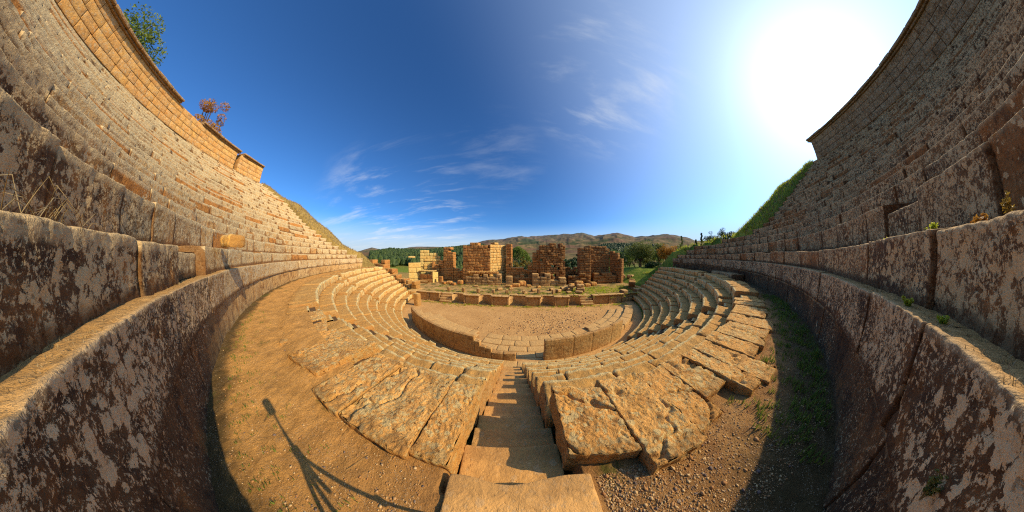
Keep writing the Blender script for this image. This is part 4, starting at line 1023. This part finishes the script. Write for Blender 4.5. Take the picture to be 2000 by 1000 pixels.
# dry stalks lying on the gravel
mb = MB()
for i in range(70):
    az = rng.uniform(-95, 80); d = rng.uniform(.8, 3.5); x, y = polar(az, d)
    if math.hypot(x-DX, y-DY) < 20.45 or math.hypot(x-CX, y-CY) > 22.25 or (abs(x) < .6 and y < .6): continue
    a = rng.uniform(0, pi); L = rng.uniform(.05, .22); z = float(walk_z(np.array([x]), np.array([y]))[0])+.008
    tube(mb, [(x, y, z), (x+L*.5*cos(a)+.01, y+L*.5*sin(a), z+.008), (x+L*cos(a), y+L*sin(a), z+.002)], [.0016, .0014, .0008], 4, rng.random())
tag(mb.build('dry_stalks', 'straw', smooth=False), 'dry grass stalks lying on the walkway', 'grass', None, 'stuff')

# ------------------------------------------------------------------ the photographer's tripod (its shadow falls across the walkway)
tr = thing('camera_tripod', (0, -.1, -1.6), 'tripod with a small camera whose thin shadow stretches over the walkway to the left', 'tripod')
mb = MB(); hub = (0, -.09, -.55)
tube(mb, [(0, -.09, -.07), (0, -.09, -.30), hub, (0, -.09, -.85)], [.011, .012, .02, .016], 10); mb.build('centre_column', 'black', tr)
for k, (fx, fy) in enumerate(((.02, .255), (-.42, -.34), (.36, -.38))):
    mb = MB(); m = (hub[0]+(fx-hub[0])*.5, hub[1]+(fy-hub[1])*.5, (hub[2]-1.6)/2)
    tube(mb, [hub, m], [.017, .015], 8); tube(mb, [m, (fx, fy, -1.58)], [.012, .010], 8)
    tube(mb, [(m[0], m[1], m[2]+.03), (m[0]+.001, m[1], m[2]-.03)], .022, 8); mb.build('leg', 'black', tr)
for a in (0, 2.1, 4.2):
    pass
mb = MB(); tube(mb, [(0, -.09, -.62), (0, -.09, -.5)], .035, 10); mb.build('collar', 'black', tr)
mb = MB(); box(mb, -.04, -.14, -.11, .08, .08, .03, r=.005, amp=0, sides='fbtlru', cell=.05); tube(mb, [(-.02, -.12, -.1), (-.10, -.2, -.2)], .006, 6); mb.build('head', 'black', tr)
mb = MB(); box(mb, -.075, -.15, -.06, .15, .08, .105, r=.012, amp=0, sides='fbtlru', cell=.03); box(mb, -.03, -.14, .043, .06, .055, .03, r=.005, amp=0, sides='fbtlru', cell=.03)
mb.build_thing('photo_camera', 'black', 'small black camera mounted on top of the tripod', 'camera')

# ------------------------------------------------------------------ light
sd = Vector((.848, -.115, .5165)).normalized()
el = math.asin(sd.z); azs = atan2(sd.x, sd.y)
ld = bpy.data.lights.new('Sun', 'SUN'); ld.energy = 5.0; ld.angle = radians(.53); ld.color = (1, .81, .53)
lo = bpy.data.objects.new('Sun', ld); COL.objects.link(lo); lo.rotation_euler = sd.to_track_quat('Z', 'Y').to_euler(); lo.location = (30, -5, 30)
wd = bpy.data.worlds.new('World'); scene.world = wd; wd.use_nodes = True; nt = wd.node_tree; nt.nodes.clear()
def wn(t, **k):
    n = nt.nodes.new(t)
    for a, b in k.items(): setattr(n, a, b)
    return n
LK = nt.links.new
sky = wn('ShaderNodeTexSky', sky_type='NISHITA', sun_disc=False, sun_elevation=el, sun_rotation=azs, air_density=1.0, dust_density=.7, ozone_density=2.2, altitude=900)
tc = wn('ShaderNodeTexCoord'); nv = wn('ShaderNodeVectorMath', operation='NORMALIZE'); LK(tc.outputs['Generated'], nv.inputs[0])
def wm(op, a, b=0.):
    n = wn('ShaderNodeMath', operation=op)
    for i, v in enumerate((a, b)):
        if hasattr(v, 'links'): LK(v, n.inputs[i])
        else: n.inputs[i].default_value = v
    return n.outputs[0]
def wstep(x, a, b, lo_=0, hi=1):
    n = wn('ShaderNodeMapRange', interpolation_type='SMOOTHSTEP'); LK(x, n.inputs[0]); n.inputs[1].default_value = a; n.inputs[2].default_value = b; n.inputs[3].default_value = lo_; n.inputs[4].default_value = hi; return n.outputs[0]
def wdot(v):
    n = wn('ShaderNodeVectorMath', operation='DOT_PRODUCT'); LK(nv.outputs[0], n.inputs[0]); n.inputs[1].default_value = v; return n.outputs['Value']
def wmix(f, a, b, mode='MIX'):
    n = wn('ShaderNodeMix', data_type='RGBA', blend_type=mode)
    for i, v in ((0, f), (6, a), (7, b)):
        if hasattr(v, 'links'): LK(v, n.inputs[i])
        elif i == 0: n.inputs[0].default_value = v
        else: n.inputs[i].default_value = (*v, 1)
    return n.outputs[2]
# the polarised deep blue of clear dry air: tint away from the sun, haze glow around it
ds = wdot(tuple(sd)); sp = wn('ShaderNodeSeparateXYZ'); LK(nv.outputs[0], sp.inputs[0])
col = wmix(1., sky.outputs[0], (.36, .735, 1.13), 'MULTIPLY')
dp = wm('MAXIMUM', ds, 0.)
glow = wm('ADD', wm('ADD', wm('MULTIPLY', wm('POWER', dp, 3.), .5), wm('MULTIPLY', wm('POWER', dp, 14.), .9)), wm('ADD', wm('MULTIPLY', wm('POWER', dp, 45.), 2.6), wm('MULTIPLY', wm('POWER', dp, 600.), 60.)))
gl = wn('ShaderNodeMix', data_type='RGBA', blend_type='ADD'); gl.inputs[0].default_value = 1
gv = wn('ShaderNodeVectorMath', operation='SCALE'); gv.inputs[0].default_value = (1.12, .94, .70); LK(glow, gv.inputs['Scale'])
LK(col, gl.inputs[6]); LK(gv.outputs[0], gl.inputs[7]); col = gl.outputs[2]
g2 = wn('ShaderNodeMix', data_type='RGBA', blend_type='ADD'); g2.inputs[0].default_value = 1
gw = wn('ShaderNodeVectorMath', operation='SCALE'); gw.inputs[0].default_value = (.86, 1, 1.02); LK(wm('MULTIPLY', wm('POWER', dp, 2.6), 2.7), gw.inputs['Scale'])
LK(col, g2.inputs[6]); LK(gw.outputs[0], g2.inputs[7]); col = g2.outputs[2]
# pale haze band at the horizon
hz = wm('MULTIPLY', wstep(sp.outputs[2], .22, .03), .93); col = wmix(hz, col, (4.0, 4.75, 5.5))
# cirrus: stretched noise on a plane above
pz = wm('ADD', wm('MAXIMUM', sp.outputs[2], 0.), .12); cb = wn('ShaderNodeCombineXYZ')
LK(wm('DIVIDE', sp.outputs[0], pz), cb.inputs[0]); LK(wm('DIVIDE', sp.outputs[1], pz), cb.inputs[1])
mp = wn('ShaderNodeMapping'); mp.inputs['Rotation'].default_value = (0, 0, radians(25)); mp.inputs['Scale'].default_value = (.8, 2.6, 1); LK(cb.outputs[0], mp.inputs['Vector'])
cn = wn('ShaderNodeTexNoise'); cn.inputs['Scale'].default_value = 1.1; cn.inputs['Detail'].default_value = 9; cn.inputs['Roughness'].default_value = .62; cn.inputs['Distortion'].default_value = .35; LK(mp.outputs[0], cn.inputs['Vector'])
def aim(az, e): a, e = radians(az), radians(e); return (sin(a)*cos(e), cos(a)*cos(e), sin(e))
reg = wm('MAXIMUM', wstep(wdot(aim(-38, 11)), .86, .985), wm('MAXIMUM', wm('MULTIPLY', wstep(wdot(aim(46, 53)), .90, .99), .95), wm('MULTIPLY', wstep(wdot(aim(-8, 35)), .93, 1.), .25)))
cm = wm('MULTIPLY', wm('MULTIPLY', wstep(cn.outputs['Fac'], .47, .74), reg), .62)
col = wmix(cm, col, (5.6, 5.9, 6.2))
bg = wn('ShaderNodeBackground'); LK(col, bg.inputs[0]); bg.inputs[1].default_value = .15
wo = wn('ShaderNodeOutputWorld'); LK(bg.outputs[0], wo.inputs[0])

# ------------------------------------------------------------------ camera: wide fisheye, stereographic lens law
cd = bpy.data.cameras.new('Camera'); cam = bpy.data.objects.new('Camera', cd); COL.objects.link(cam); scene.camera = cam
cam.location = (0, 0, 0); cam.rotation_euler = (radians(90), 0, 0)
cd.type = 'PANO'; cd.clip_start = .01; cd.clip_end = 30000; cd.sensor_width = 36; cd.sensor_fit = 'HORIZONTAL'
F = 303*36/2000.
rs_ = np.linspace(0, 20.6, 400); th = 2*np.arctan(rs_/(2*F)); A = np.stack([rs_, rs_**2, rs_**3, rs_**4], 1)
co = np.linalg.lstsq(A, th, rcond=None)[0]
cc = cd if hasattr(cd, 'panorama_type') else cd.cycles
for ob in (cd, getattr(cd, 'cycles', None)):
    if ob is None: continue
    try:
        ob.panorama_type = 'FISHEYE_LENS_POLYNOMIAL'; ob.fisheye_fov = radians(300)
        ob.fisheye_polynomial_k0 = 0.; ob.fisheye_polynomial_k1 = -co[0]; ob.fisheye_polynomial_k2 = -co[1]; ob.fisheye_polynomial_k3 = -co[2]; ob.fisheye_polynomial_k4 = -co[3]
    except Exception as ex: print('cam', ex)
print('lens', co, 'max err deg', np.degrees(np.abs(A@co-th).max()))
scene.view_settings.view_transform = 'Standard'; scene.view_settings.look = 'None'; scene.view_settings.exposure = 0; scene.view_settings.gamma = 1
scene.render.engine = 'CYCLES'; scene.cycles.max_bounces = 5; scene.cycles.diffuse_bounces = 1; scene.cycles.transparent_max_bounces = 4
scene.cycles.use_denoising = False; scene.cycles.pixel_filter_type = 'BLACKMAN_HARRIS'; scene.cycles.filter_width = 1.15; scene.cycles.sample_clamp_indirect = 6
